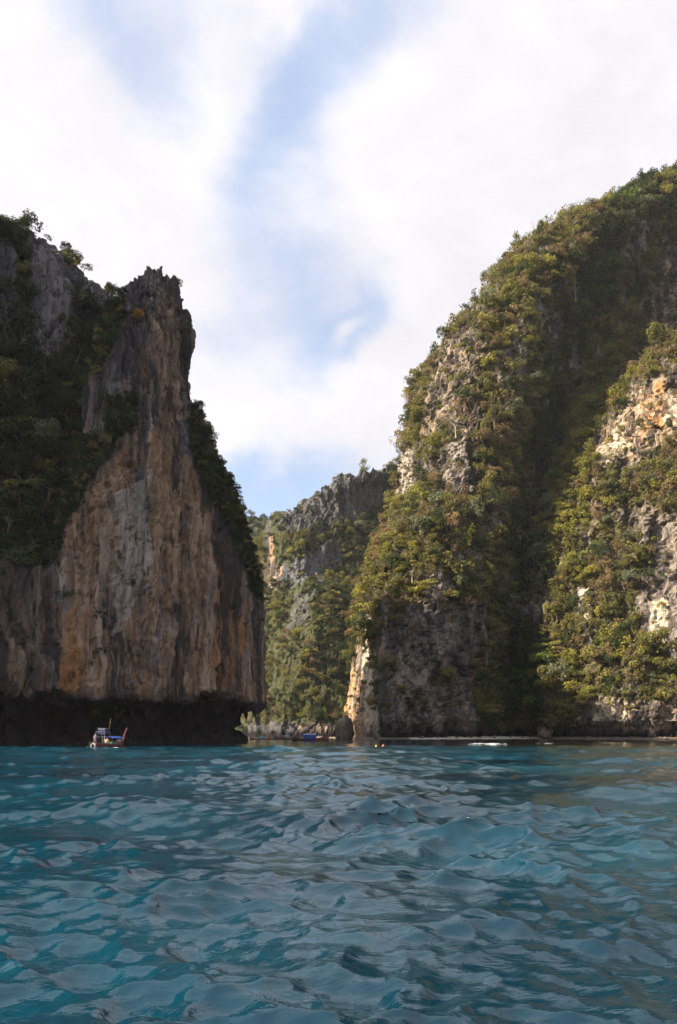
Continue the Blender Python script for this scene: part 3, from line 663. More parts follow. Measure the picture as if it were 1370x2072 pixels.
    tag(link('sea', me), 'choppy teal sea with pale sky reflections', None, None, 'structure')
build_sea()

# ------------------------------------------------------------------ foliage
def tube(V, Fq, pts, rad, k=6):
    """tapered tube along points, appended to vertex/quad lists"""
    b0 = len(V); n = len(pts)
    for i, p in enumerate(pts):
        d = (Vector(pts[min(i + 1, n - 1)]) - Vector(pts[max(i - 1, 0)])).normalized()
        u = d.orthogonal().normalized(); v = d.cross(u)
        for a in range(k):
            t = 2 * pi * a / k; V.append(tuple(Vector(p) + (u * math.cos(t) + v * math.sin(t)) * rad[i]))
    for i in range(n - 1):
        for a in range(k):
            Fq.append((b0 + i * k + a, b0 + i * k + (a + 1) % k, b0 + (i + 1) * k + (a + 1) % k, b0 + (i + 1) * k + a))
def leaf_clumps(clumps, per, size, rng, up=0.45, shell=0.55, droop=0.0):
    """small folded leaf faces spread through a set of clumps (centre, radii)"""
    V = []; 
    cs = []
    for c, rad in clumps:
        n = max(6, int(per * (rad[0] * rad[1] * rad[2]) ** (1 / 3) / 0.2))
        u = rng.normal(size=(n, 3)); u /= np.linalg.norm(u, axis=1)[:, None]
        rr = shell + (1 - shell) * rng.rand(n, 1) ** 0.7
        pos = np.array(c) + u * np.array(rad) * rr
        nor = u * 0.8 + np.array([0, 0, up]) + rng.normal(size=(n, 3)) * 0.55; nor /= np.linalg.norm(nor, axis=1)[:, None]
        t = np.cross(nor, rng.normal(size=(n, 3))); t[:, 2] -= droop; t -= nor * np.sum(t * nor, 1)[:, None]; t /= np.linalg.norm(t, axis=1)[:, None]
        b = np.cross(nor, t); s = size * (0.6 + 0.8 * rng.rand(n, 1))
        v = np.stack([pos - t * s, pos + b * s * 0.55 - nor * s * 0.15, pos + t * s, pos - b * s * 0.55 - nor * s * 0.15], 1)
        cs.append(v.reshape(-1, 3))
    V = np.concatenate(cs); n = len(V) // 4; k = np.arange(n)[:, None] * 4
    F = np.concatenate([k + np.array([0, 1, 2]), k + np.array([0, 2, 3])], 0)
    return V, F
def crown_mesh(shape, seed):
    rng = np.random.RandomState(seed); cl = []; size = 0.039
    if shape == 'dome':
        for k in range(15):
            a = rng.rand() * 6.28; e = rng.rand() ** 0.7; rr = 0.36 * math.sqrt(1 - e * e * 0.85)
            cl.append(((math.cos(a) * rr * rng.uniform(.6, 1.1), math.sin(a) * rr * rng.uniform(.6, 1.1), -0.12 + 0.46 * e), tuple(rng.uniform(.10, .2) * np.array([1.1, 1.1, .8]))))
        V, F = leaf_clumps(cl, 62, size, rng)
    elif shape == 'spread':
        for k in range(17):
            a = rng.rand() * 6.28; rr = 0.45 * math.sqrt(rng.rand())
            lay = rng.choice([-0.08, 0.06, 0.18]); cl.append(((math.cos(a) * rr, math.sin(a) * rr, lay - rr * 0.2 + rng.normal() * .015), tuple(rng.uniform(.1, .19) * np.array([1.2, 1.2, .32]))))
        V, F = leaf_clumps(cl, 54, size, rng, up=0.9)
    elif shape == 'tall':
        for k in range(16):
            h = rng.rand(); a = rng.rand() * 6.28; rr = 0.28 * (1 - h * 0.7) * rng.uniform(.5, 1.1)
            cl.append(((math.cos(a) * rr, math.sin(a) * rr, -0.35 + h * 0.95), tuple(rng.uniform(.1, .17) * np.array([1, 1, 1.0]))))
        V, F = leaf_clumps(cl, 56, size, rng)
    elif shape == 'sparse':
        for k in range(12):
            a = rng.rand() * 6.28; rr = 0.40 * math.sqrt(rng.rand()); cl.append(((math.cos(a) * rr, math.sin(a) * rr, rng.uniform(-.1, .36) - rr * .2), tuple(rng.uniform(.08, .17) * np.array([1.1, 1.1, .8]))))
        V, F = leaf_clumps(cl, 34, size * 0.8, rng, shell=0.25)
    elif shape == 'hang':
        for k in range(12):
            a = rng.uniform(-1, 1); h = rng.rand(); cl.append(((a * 0.38, rng.normal() * 0.1, 0.2 - h * 0.75), tuple(rng.uniform(.07, .14) * np.array([1, 1, 1.7]))))
        V, F = leaf_clumps(cl, 46, size * 0.9, rng, up=0.1, droop=0.8)
    else:  # low shrub
        for k in range(9):
            a = rng.rand() * 6.28; rr = 0.34 * math.sqrt(rng.rand()); cl.append(((math.cos(a) * rr, math.sin(a) * rr, rng.uniform(-.08, .16)), tuple(rng.uniform(.1, .2) * np.array([1.1, 1.1, .8]))))
        V, F = leaf_clumps(cl, 44, size * 1.25, rng)
    return mesh_np('crown_' + shape, V, [F], smooth=False)
def trunk_mesh(shape, seed):
    """trunk and limbs, root at the origin, reaching into a crown centred 0.55 up"""
    rng = np.random.RandomState(seed); V = []; F = []
    h = 0.5; lean = rng.normal(size=2) * 0.04
    tube(V, F, [(0, 0, -0.25), (lean[0] * .5, lean[1] * .5, 0.05), (lean[0], lean[1], 0.32), (lean[0] * 1.4, lean[1] * 1.2, h)], [0.036, 0.028, 0.02, 0.012])
    for k in range(6 if shape != 'shrub' else 4):
        a = k * 1.05 + rng.rand(); rr = rng.uniform(.22, .42); z = rng.uniform(.5, .85) if shape != 'spread' else rng.uniform(.5, .7)
        st = rng.uniform(.12, .4)
        tube(V, F, [(lean[0] * st, lean[1] * st, st), (math.cos(a) * rr * .45, math.sin(a) * rr * .45, st + (z - st) * .55), (math.cos(a) * rr, math.sin(a) * rr, z)], [0.014, 0.009, 0.004], 4)
    return mesh_np('trunk_' + shape, np.array(V), [np.array(F)])
SHAPES = ('dome', 'spread', 'tall', 'sparse', 'hang', 'shrub')
CROWN = {(s, k): crown_mesh(s, 100 + 10 * i + k) for i, s in enumerate(SHAPES) for k in range(2)}
TRUNK = {s: trunk_mesh(s, 200 + i) for i, s in enumerate(SHAPES)}
for m_ in TRUNK.values(): m_.materials.append(bark)
TINTS = ('dark', 'deep', 'olive', 'yellow', 'brown', 'grey', 'bright')
for m_ in CROWN.values(): m_.materials.append(LEAF['olive'])
# sources for the undergrowth that reads as one mass (never linked to the scene)
src = bpy.data.collections.new('undergrowth_sources'); SRC_IDX = {}
for i, (s, k, t) in enumerate([(s, k, t) for s in SHAPES for k in range(2) for t in TINTS]):
    o = bpy.data.objects.new('source_%03d' % i, CROWN[(s, k)]); src.objects.link(o)
    o.material_slots[0].link = 'OBJECT'; o.material_slots[0].material = LEAF[t]; SRC_IDX[(s, k, t)] = i
pale_bark = simple_mat('pale_bark', (0.26, 0.21, 0.165), 0.9, 0.3, 2.0)
for s_ in ('sparse', 'dome'):
    o = bpy.data.objects.new('source_%03d' % len(SRC_IDX), TRUNK[s_]); src.objects.link(o)
    o.material_slots[0].link = 'OBJECT'; o.material_slots[0].material = pale_bark; SRC_IDX[('bare', s_)] = len(SRC_IDX)
def scatter_tree():
    ng = bpy.data.node_groups.new('scatter', 'GeometryNodeTree')
    ng.interface.new_socket('Geometry', in_out='INPUT', socket_type='NodeSocketGeometry')
    ng.interface.new_socket('Geometry', in_out='OUTPUT', socket_type='NodeSocketGeometry')
    N = ng.nodes; L = ng.links
    gi = N.new('NodeGroupInput'); go = N.new('NodeGroupOutput'); ip = N.new('GeometryNodeInstanceOnPoints')
    ci = N.new('GeometryNodeCollectionInfo'); ci.inputs[0].default_value = src; ci.inputs[1].default_value = True; ci.inputs[2].default_value = True
    def na(nm, t):
        a = N.new('GeometryNodeInputNamedAttribute'); a.data_type = t; a.inputs[0].default_value = nm; return a.outputs[0]
    L.new(gi.outputs[0], ip.inputs['Points']); L.new(ci.outputs[0], ip.inputs['Instance']); ip.inputs['Pick Instance'].default_value = True
    L.new(na('pick', 'INT'), ip.inputs['Instance Index']); L.new(na('turn', 'FLOAT_VECTOR'), ip.inputs['Rotation']); L.new(na('size', 'FLOAT_VECTOR'), ip.inputs['Scale'])
    L.new(ip.outputs[0], go.inputs[0])
    return ng
SCATTER = scatter_tree()

def poisson(P, size, order, gap):
    """keep points in the given order, dropping those closer than gap*size to a kept one"""
    keep = []; cell = {}; cs = 2.0
    for i in order:
        p = P[i]; r_ = gap * size[i]; k = int(r_ / cs) + 1; c = (p / cs).astype(int); ok = True
        for dx in range(-k, k + 1):
            for dy in range(-k, k + 1):
                for dz in range(-k, k + 1):
                    for j in cell.get((c[0] + dx, c[1] + dy, c[2] + dz), ()):
                        q = P[j] - p
                        if q @ q < r_ * r_: ok = False; break
                    if not ok: break
                if not ok: break
            if not ok: break
        if ok: keep.append(i); cell.setdefault(tuple(c), []).append(i)
    return keep

# nearest rock seen through each 4-pixel cell, to know which plants are in view
ZC = 4; ZW, ZH = 1370 // ZC + 1, 2072 // ZC + 1
zbuf = np.full((ZH, ZW), 1e9)
for m in MASSES.values():
    ok = (m.px >= 0) & (m.px < 1370) & (m.py >= 0) & (m.py < 2072)
    np.minimum.at(zbuf, ((m.py[ok] / ZC).astype(int), (m.px[ok] / ZC).astype(int)), m.P[..., 1][ok])
def in_view(P, tol=4.0):
    px, py = project(P); ix = np.clip((px / ZC).astype(int), 0, ZW - 1); iy = np.clip((py / ZC).astype(int), 0, ZH - 1)
    return (px > -6) & (px < 1376) & (P[:, 1] < zbuf[iy, ix] + tol)

def scatter(mass, n_try, lo, hi, pw, gap, zone, margin=60, zmin=3.0, rock_chance=0.02, seed=0):
    """candidate plants on a rock mass: position, size, shape, tint"""
    m = MASSES[mass]; r = np.random.RandomState(seed)
    P = m.P; N = m.N
    a = np.linalg.norm(np.cross(np.roll(P, -1, 1) - P, np.gradient(P, axis=0)), axis=2)
    vis = (m.px > -margin) & (m.px < 1370 + margin) & (P[..., 2] > zmin)
    vd = P - np.array([0, 0, CAM_H], np.float32); face = -(N * vd).sum(2) / np.linalg.norm(vd, axis=2)
    vis &= (face > -0.35)
    veg = m.attrs['veg'].reshape(a.shape)
    ledge = np.clip(N[..., 2] + 0.25, 0, 1)
    w = a * vis * (np.where(veg > 0.5, 1.0, rock_chance * (0.4 + 3 * ledge)))
    w = w.ravel() / w.sum()
    idx = r.choice(len(w), n_try, p=w, replace=False)
    Q = P.reshape(-1, 3)[idx]; NN = N.reshape(-1, 3)[idx]; vg = veg.ravel()[idx]
    size = lo + (hi - lo) * r.rand(n_try) ** pw
    size *= np.where(vg > 0.5, 1.0, 0.5)
    if mass == 'left': size *= 1 - 0.45 * sstep(Q[:, 2], 92, 108)
    order = np.argsort(-size)
    keep = poisson(Q, size, order, gap)
    Q, NN, size, vg = Q[keep], NN[keep], size[keep], vg[keep]
    px, py = project(Q); nz = fbm(Q, (14, 14, 14), 2, 70 + seed); nz2 = pn(Q / np.float32(5), 75 + seed)
    out = []
    for i in range(len(Q)):
        t = zone(px[i], py[i], nz[i], nz2[i], r)
        steep = NN[i][2]
        s = r.choice(SHAPES, p=[.34, .14, .08, .16, .08, .20] if steep > 0.3 else [.28, .12, .04, .16, .20, .20])
        if size[i] < 2.2 and s in ('spread', 'tall'): s = 'shrub'
        if t == 'brown' and r.rand() < .5: s = 'sparse'
        out.append((Q[i], NN[i], float(size[i]), s, t, px[i], py[i]))
    return out
def pick(r, **pr):
    k = list(pr); p = np.array([pr[x] for x in k], float); return k[r.choice(len(k), p=p / p.sum())]
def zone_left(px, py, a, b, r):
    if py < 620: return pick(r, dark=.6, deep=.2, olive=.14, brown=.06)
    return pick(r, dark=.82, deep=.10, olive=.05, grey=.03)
def zone_pin(px, py, a, b, r): return pick(r, dark=.55, deep=.3, olive=.1, brown=.05)
def zone_far(px, py, a, b, r):
    if py < 1090: return pick(r, deep=.45, olive=.3, grey=.15, brown=.1)
    return pick(r, deep=.32 - a * .3 if a < .9 else .1, olive=.35, yellow=.10, brown=.16 + max(0, a) * .3, grey=.04)
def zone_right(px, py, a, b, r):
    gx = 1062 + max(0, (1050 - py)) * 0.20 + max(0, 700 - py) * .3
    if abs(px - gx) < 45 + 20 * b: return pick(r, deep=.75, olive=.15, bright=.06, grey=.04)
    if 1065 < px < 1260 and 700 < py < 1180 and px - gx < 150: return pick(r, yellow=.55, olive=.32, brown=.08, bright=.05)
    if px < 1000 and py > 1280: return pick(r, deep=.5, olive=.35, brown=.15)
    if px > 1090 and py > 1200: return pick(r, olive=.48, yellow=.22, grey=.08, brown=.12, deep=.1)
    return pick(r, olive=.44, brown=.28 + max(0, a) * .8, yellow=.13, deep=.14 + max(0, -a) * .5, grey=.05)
def zone_farthest(px, py, a, b, r): return pick(r, deep=.6, olive=.2, grey=.2)
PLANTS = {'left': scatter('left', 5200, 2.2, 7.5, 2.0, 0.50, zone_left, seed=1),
          'pin': scatter('pin', 3000, 0.7, 2.6, 1.6, 0.40, zone_pin, seed=2, rock_chance=0.006, zmin=14),
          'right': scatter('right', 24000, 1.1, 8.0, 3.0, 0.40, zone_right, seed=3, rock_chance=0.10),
          'far': scatter('far', 5200, 3.0, 9.5, 1.6, 0.45, zone_far, seed=4, rock_chance=0.12),
          'farthest': scatter('farthest', 700, 4, 9, 1.5, 0.5, zone_farthest, seed=6, rock_chance=0.2)}
def place_of(q, n, s):
    """crown centre, out from the rock and up from the root"""
    out = np.array([n[0], n[1], 0.0]); return q + out * s * 0.22 + np.array([0, 0, s * (0.30 if n[2] > .3 else 0.15)])
def undergrowth(key, items, name, label):
    V = np.array([place_of(q, n, s) for q, n, s, *_ in items], np.float32)
    r = np.random.RandomState(9)
    me = bpy.data.meshes.new(name); me.vertices.add(len(V)); me.vertices.foreach_set('co', V.ravel())
    pk = me.attributes.new('pick', 'INT', 'POINT'); pk.data.foreach_set('value', np.array([SRC_IDX[('bare', ('sparse', 'dome')[r.randint(2)])] if key == 'right' and r.rand() < .012 else SRC_IDX[(sh, r.randint(2), t)] for _, _, _, sh, t, *_ in items], np.int32))
    rot = np.zeros((len(V), 3), np.float32)
    for i, (q, n, s, sh, *_) in enumerate(items):
        rot[i] = (r.normal() * .18, r.normal() * .18, r.rand() * 6.28 if sh != 'hang' else math.atan2(n[1], n[0]) + pi / 2)
    a = me.attributes.new('turn', 'FLOAT_VECTOR', 'POINT'); a.data.foreach_set('vector', rot.ravel())
    sz = np.array([(s * r.uniform(.9, 1.15), s * r.uniform(.9, 1.15), s * r.uniform(.8, 1.15)) for _, _, s, *_ in items], np.float32)
    a = me.attributes.new('size', 'FLOAT_VECTOR', 'POINT'); a.data.foreach_set('vector', sz.ravel())
    o = link(name, me); md = o.modifiers.new('scatter', 'NODES'); md.node_group = SCATTER
    tag(o, label, None, None, 'stuff')

# the trees that show largest are things of their own
ANCHORS = []
TREES = []
def tree(q, n, s, shape, tint, label=None, group=None, var=0, sc=(1, 1, 1), name='tree', cat='tree', trunkmat=None, rz=None):
    r = random.Random(int(q[0] * 131 + q[1] * 17 + q[2] * 7))
    c = place_of(np.array(q), np.array(n), s)
    root = link(name, None, loc=(float(q[0]), float(q[1]), float(q[2])))
    d = Vector([float(v) for v in (c - np.array(q))])
    rz = r.uniform(0, 6.28) if rz is None else rz
    cr = link('crown', CROWN[(shape, var)], root); cr.material_slots[0].link = 'OBJECT'; cr.material_slots[0].material = LEAF[tint]
    cr.location = d; cr.rotation_euler = (r.gauss(0, .12), r.gauss(0, .12), rz); cr.scale = (s * sc[0], s * sc[1], s * sc[2])
    tr = link('trunk', TRUNK[shape], root); L = d.length / 0.52
    tr.rotation_euler = d.to_track_quat('Z', 'Y').to_euler(); tr.scale = (s * .8, s * .8, max(L, s * .45))
    if trunkmat: tr.material_slots[0].link = 'OBJECT'; tr.material_slots[0].material = trunkmat
    tag(root, label, cat, group)
    return root
def surf(px, py, key):
    m = MASSES[key]; d = (m.px - px) ** 2 + (m.py - py) ** 2
    front = m.P[..., 1] < np.where(d < 60, m.P[..., 1], 1e9).min() + 6
    k = np.argmin(np.where(front, d, 1e12)); return m.P.reshape(-1, 3)[k], m.N.reshape(-1, 3)[k]
HERO = [  # px, py of the root, size, shape, tint, mass, label
    (1035, 1240, 15.5, 'spread', 'grey', 'right', 'wide pale green umbrella tree with bare leaning trunk in the cliff gully'),
    (1022, 1362, 13.0, 'spread', 'brown', 'right', 'broad olive brown tree low in the gully, above the bright green tree'),
    (1012, 1462, 9.5, 'tall', 'bright', 'right', 'bright green upright tree at the foot of the gully near the beach'),
    (1118, 870, 12.5, 'spread', 'grey', 'right', 'flat topped green tree with forked trunk high in the dark gully'),
    (985, 1425, 8.0, 'tall', 'olive', 'right', 'drooping olive tree left of the bright green tree by the beach'),
    (1048, 1418, 8.5, 'dome', 'olive', 'right', 'rounded olive tree just above and right of the bright green tree'),
    (1095, 1075, 8.5, 'sparse', 'yellow', 'right', 'feathery yellow shrub leaning into the dark mouth of the gully'),
    (1045, 975, 8.0, 'dome', 'brown', 'right', 'pale buff tree on the left rim of the dark gully'),
    (970, 1300, 7.0, 'sparse', 'bright', 'right', 'fresh green sapling beside the grey rock left of the gully'),
    (1340, 700, 11.0, 'dome', 'olive', 'right', 'big olive tree crowning the ochre cliff face at the picture edge'),
    (1262, 835, 7.0, 'dome', 'deep', 'right', 'dark bush clinging to the top of the ochre rock face'),
    (1125, 1380, 9.5, 'dome', 'grey', 'right', 'grey green leafy tree overhanging the foot of the sunlit spur'),
    (1190, 1340, 9.0, 'dome', 'olive', 'right', 'large olive tree on the lower sunlit spur above the beach'),
    (905, 1180, 10.0, 'dome', 'olive', 'right', 'broad olive tree above the grey buttress rocks'),
    (660, 1452, 7.5, 'tall', 'bright', 'far', 'light green bushy tree behind the dark boulder'),
    (286, 648, 2.6, 'dome', 'orange', 'pin', 'orange yellow shrub on the pinnacle shoulder'),
    (352, 575, 2.6, 'dome', 'deep', 'pin', 'dark shrub hanging from the pinnacle summit'),
    (205, 765, 3.0, 'dome', 'olive', 'pin', 'olive shrub on the grey ledge left of the pinnacle'),
    (238, 850, 3.4, 'spread', 'deep', 'pin', 'flat dark shrub beside the grey rib of the pinnacle'),
    (404, 862, 2.4, 'sparse', 'deep', 'pin', 'thin leggy sapling sticking out of the pinnacle against the sky'),
    (152, 492, 2.4, 'spread', 'deep', 'left', 'small flat topped tree on the left ridge skyline'),
    (178, 548, 3.0, 'spread', 'deep', 'left', 'spreading tree leaning out over the saddle of the left ridge'),
    (38, 462, 2.2, 'sparse', 'olive', 'left', 'thin tree on the skyline left of the ridge peak'),
    (110, 455, 1.9, 'spread', 'deep', 'left', 'tiny tree beside the rocky peak of the left ridge'),
]
for hx, hy, s, sh, t, k, lab in HERO:
    q, n = surf(hx, hy, k)
    tree(q, n, s, sh, t, lab, {'right': 'trees on the right cliff', 'left': 'trees on the left ridge', 'far': 'trees on the far ridge', 'pin': 'shrubs on the pinnacle'}[k], trunkmat=pale_bark if t == 'grey' else None,
         sc=(1, 1, .8) if sh == 'spread' else (.75, .75, 1.1) if sh == 'tall' else (1, 1, 1), name='shrub' if k == 'pin' else 'tree', cat='shrub' if k == 'pin' else 'tree')

PLACES = {'right': [(1330, 350, "under the right cliff's highest skyline"), (1200, 430, 'on the upper right skyline slope'), (1090, 500, 'on the shoulder below the right skyline'), (1230, 540, 'in the high hollow of the right cliff'),
                    (1340, 450, 'beside the high grey rocks at the right edge'), (1020, 600, 'on the steep shoulder of the right cliff'), (950, 700, 'beside the brown upper crags of the right cliff'), (1090, 690, 'by the shaded slabs above the gully'),
                    (1210, 680, 'on the ramp above the ochre face'), (1330, 660, 'on the crest above the ochre face'), (860, 810, "near the right cliff's outer skyline notch"), (960, 840, 'around the small ochre scar'), (1060, 830, 'in the upper dark gully'),
                    (1180, 840, 'on the green spur left of the ochre face'), (1310, 850, 'on ledges of the ochre face'), (835, 960, 'by the white streaked outer edge'), (920, 980, 'around the grey slabs of the buttress'), (1010, 960, 'on the left rim of the gully'),
                    (1160, 980, 'on the yellow green flank of the spur'), (1300, 980, 'below the ochre face'), (810, 1060, 'on the golden outer slope'), (900, 1090, 'on the middle of the buttress'), (1010, 1080, 'at the waist of the gully'),
                    (1130, 1100, 'on the grassy flank beside the gully'), (1240, 1100, 'on the middle of the sunlit spur'), (1330, 1130, 'beside the grey cracked slab'), (780, 1180, 'above the bright rock sliver'), (880, 1190, 'over the grey buttress crag'), (990, 1190, 'around the pale umbrella tree'),
                    (1120, 1220, 'right of the pale umbrella tree'), (1230, 1230, 'left of the white scarred slab'), (1340, 1290, 'below the white scarred slab'), (740, 1290, 'on top of the bright rock sliver'), (860, 1340, 'on the shaded lower buttress'),
                    (980, 1330, 'in the lower gully, left side'), (1060, 1340, 'in the lower gully, right side'), (1140, 1330, 'on the lower spur edge'), (1240, 1350, 'above the pale cliff foot'), (1340, 1390, 'above the dark cliff foot at the right'), (710, 1420, 'beside the dark boulder'), (880, 1430, 'low on the dark buttress'),
                    (1040, 1440, 'behind the sandy cove'), (1140, 1430, 'above the two beach boulders')],
          'left': [(20, 470, 'left of the ridge peak'), (110, 480, 'around the rocky ridge peak'), (190, 560, 'on the ridge saddle'), (225, 640, 'on the ridge shoulder by the pinnacle'), (40, 600, 'beside the high grey slab'), (150, 680, 'right of the high grey slab'),
                   (40, 720, 'below the high grey slab'), (140, 780, 'in the ravine behind the pinnacle'), (50, 840, 'on the upper wooded slope'), (130, 900, 'in the shade beside the pinnacle rib'), (40, 950, 'on the middle wooded slope'), (110, 1020, 'beside the tan face'), (40, 1080, 'above the left sea wall'), (110, 1110, 'on the rim of the left sea wall')],
          'far': [(560, 1060, 'on the left skyline of the far ridge'), (660, 1000, 'on the far skyline'), (760, 960, 'on the top of the far ridge'), (620, 1110, 'around the grey bands of the far ridge'), (730, 1080, 'in the far ridge hollow'), (560, 1240, 'beside the pinnacle edge'),
                  (640, 1210, 'on the far spur crest'), (720, 1180, 'in the far ravine'), (580, 1350, 'on the lower far slope'), (660, 1330, 'on the middle of the far spur'), (560, 1430, 'behind the anchored boats'), (640, 1430, 'above the blue canopied longtail')],
          'pin': [(400, 850, "on the pinnacle's right shoulder"), (440, 950, "on the pinnacle's steep right edge"), (490, 1060, "on the pinnacle's lower right edge"), (520, 1180, 'low on the right rim of the pinnacle'), (240, 740, "on the pinnacle's left ridge"), (200, 900, 'on the grey rib left of the tan face'), (130, 1050, 'left of the tan face'), (320, 580, "near the pinnacle's summit")]}
TINTW = {'dark': 'very dark green', 'deep': 'deep green', 'olive': 'olive green', 'yellow': 'yellow green', 'brown': 'dry brown', 'grey': 'grey green', 'bright': 'fresh green'}
SHAPEW = {'dome': 'rounded', 'spread': 'flat topped', 'tall': 'upright', 'sparse': 'thin leaved', 'hang': 'trailing', 'shrub': 'low bushy'}
QUOTA = {'right': 165, 'left': 60, 'far': 34, 'pin': 60}
GROUPS = {'right': 'trees on the right cliff', 'left': 'trees on the left ridge', 'far': 'trees on the far ridge', 'pin': 'shrubs on the pinnacle'}
STUFFN = {'right': ('right_undergrowth', 'olive and brown scrub covering the right cliff'), 'left': ('left_undergrowth', 'dark green forest scrub covering the left ridge'), 'far': ('far_undergrowth', 'mixed green woodland covering the far ridge'),
          'pin': ('pinnacle_undergrowth', 'dark scrub clinging to the pinnacle'), 'farthest': ('farthest_undergrowth', 'bluish scrub on the farthest ridge')}
ORD = ['top', 'second', 'third', 'fourth', 'fifth', 'sixth', 'seventh', 'eighth', 'ninth', 'tenth', 'eleventh', 'twelfth', 'thirteenth', 'fourteenth']
NUM = ['', '', 'two', 'three', 'four', 'five', 'six', 'seven', 'eight', 'nine', 'ten', 'eleven', 'twelve', 'thirteen', 'fourteen']
for key, items in PLANTS.items():
    chosen = set()
    if key in QUOTA:
        C_ = np.array([place_of(q, n, s) for q, n, s, *_ in items], np.float32); vis = in_view(C_)
        cpx, cpy = project(C_)
        order = sorted([i for i in range(len(items)) if vis[i] and 4 < cpx[i] < 1366], key=lambda i: -items[i][2] / C_[i][1])
        chosen = set(order[:QUOTA[key]])
        spots = {}
        for i in chosen:
            q, n, s, sh, t, *_ = items[i]
            pl = min(PLACES[key], key=lambda a: (a[0] - cpx[i]) ** 2 + (a[1] - cpy[i]) ** 2)[2]
            spots.setdefault((TINTW[t], SHAPEW[sh], pl), []).append(i)
        noun = 'shrub' if key == 'pin' else 'tree'
        for (tw, sw, pl), ids in spots.items():
            ids.sort(key=lambda i: cpy[i])
            for k, i in enumerate(ids):
                lab = f'{tw} {sw} {noun} {pl}'
                if len(lab.split()) > 13: lab = lab.replace('very dark', 'dark').replace('low bushy', 'low')
                if len(ids) == 2: lab += ', the ' + ('higher', 'lower')[k]
                elif len(ids) > 2: lab += ', the highest' if k == 0 else f', {ORD[min(k, 13)]} highest'
                q, n, s, sh, t, *_ = items[i]
                tree(q, n, s, sh, t, lab, GROUPS[key], var=i % 2, name=noun, cat=noun)
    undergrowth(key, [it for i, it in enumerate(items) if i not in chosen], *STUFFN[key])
print('PLANTS', {k: len(v) for k, v in PLANTS.items()})
# ------------------------------------------------------------------ drip stones under the lip of the pinnacle
def stalactites():
    m = MASSES['pin']; r = random.Random(3); made = 0
    for k in range(34):
        px = r.uniform(250, 530); V = []; F = []
        d = np.abs(m.px - px) + np.where((m.P[..., 2] > 5.0) & (m.P[..., 2] < 9.5) & (m.N[..., 1] < 0.2), 0, 1e6)
        col = np.argsort(d.ravel())[:10]; q = m.P.reshape(-1, 3)[col]; q = q[np.argmin(q[:, 2])]
        L = r.uniform(0.5, 1.8); w = r.uniform(0.3, 0.75); x, y, z = [float(v) for v in q]; y += 0.5
        bx, by = r.gauss(0, .12), r.gauss(0, .12)
        tube(V, F, [(0, 0, 0.7), (bx * .2, by * .2, 0), (bx, by, -L * .4), (bx * 1.6, by * 1.4, -L * .75), (bx * 2, by * 2, -L)], [w * 1.5, w, w * .62, w * .3, 0.02], 7)
        me = mesh_np('stalactite', np.array(V), [np.array(F)])
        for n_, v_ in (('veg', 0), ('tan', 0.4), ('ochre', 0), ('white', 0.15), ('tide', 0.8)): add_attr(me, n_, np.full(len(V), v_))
        me.materials.append(rock_left); link('stalactite', me, m.ob, loc=(x, y, z))
stalactites()

# ------------------------------------------------------------------ beach, boulders
sand_mat = simple_mat('coral_sand', (0.55, 0.50, 0.42), 0.95, 0.15, 1.2, bump=0.3)
wet_rock = simple_mat('wet_reef_rock', (0.10, 0.075, 0.058), 0.8, 0.6, 0.9, bump=0.6)
def strip(name, pts, mat, label, h=0.5, wid=9.0, back=0.9):
    """low bank of sand or rock along the foot of the cliff: pts = (px, Y of its water edge)"""
    P = []; n = 90; xs = np.linspace(0, len(pts) - 1, n); kp = np.array(pts, float)
    px = np.interp(xs, range(len(pts)), kp[:, 0]); yy = np.interp(xs, range(len(pts)), kp[:, 1])
    m_ = 14
    for i in range(n):
        for j in range(m_):
            t = j / (m_ - 1); Y = yy[i] + t * wid; X = (px[i] - CX) / F_PX * yy[i] * (1 + t * .01)
            P.append((X, Y, -0.25 + h * min(1, t * 2.2) ** 0.8 + back * t * t))
    P = np.array(P, np.float32); P[:, 2] += fbm(P, (1.6, 1.6, 1), 3, 33) * 0.22; P[:, 1] += fbm(P, (5, 5, 1), 2, 34) * 1.6
    i, j = np.meshgrid(np.arange(n - 1), np.arange(m_ - 1), indexing='ij'); q = np.stack([i * m_ + j, (i + 1) * m_ + j, (i + 1) * m_ + j + 1, i * m_ + j + 1], -1).reshape(-1, 4)
    me = mesh_np(name, P, [q]); me.materials.append(mat); tag(link(name, me), label, None, None, 'structure')
strip('beach', [(820, 222), (900, 226), (980, 232), (1060, 238), (1120, 234), (1168, 226)], sand_mat, 'narrow strip of pale coral sand at the foot of the gully', 0.5, 12, 0.5)
strip('reef_flat', [(1120, 226), (1180, 219), (1260, 211), (1340, 203), (1440, 193)], wet_rock, 'brown rocky shelf along the foot of the sunlit cliff', 0.5, 9, 0.4)
strip('reef_flat', [(640, 292), (676, 262), (705, 243), (740, 226), (772, 219), (830, 220)], wet_rock, 'low brown ledge under the bright rock sliver', 0.42, 8, 0.3)

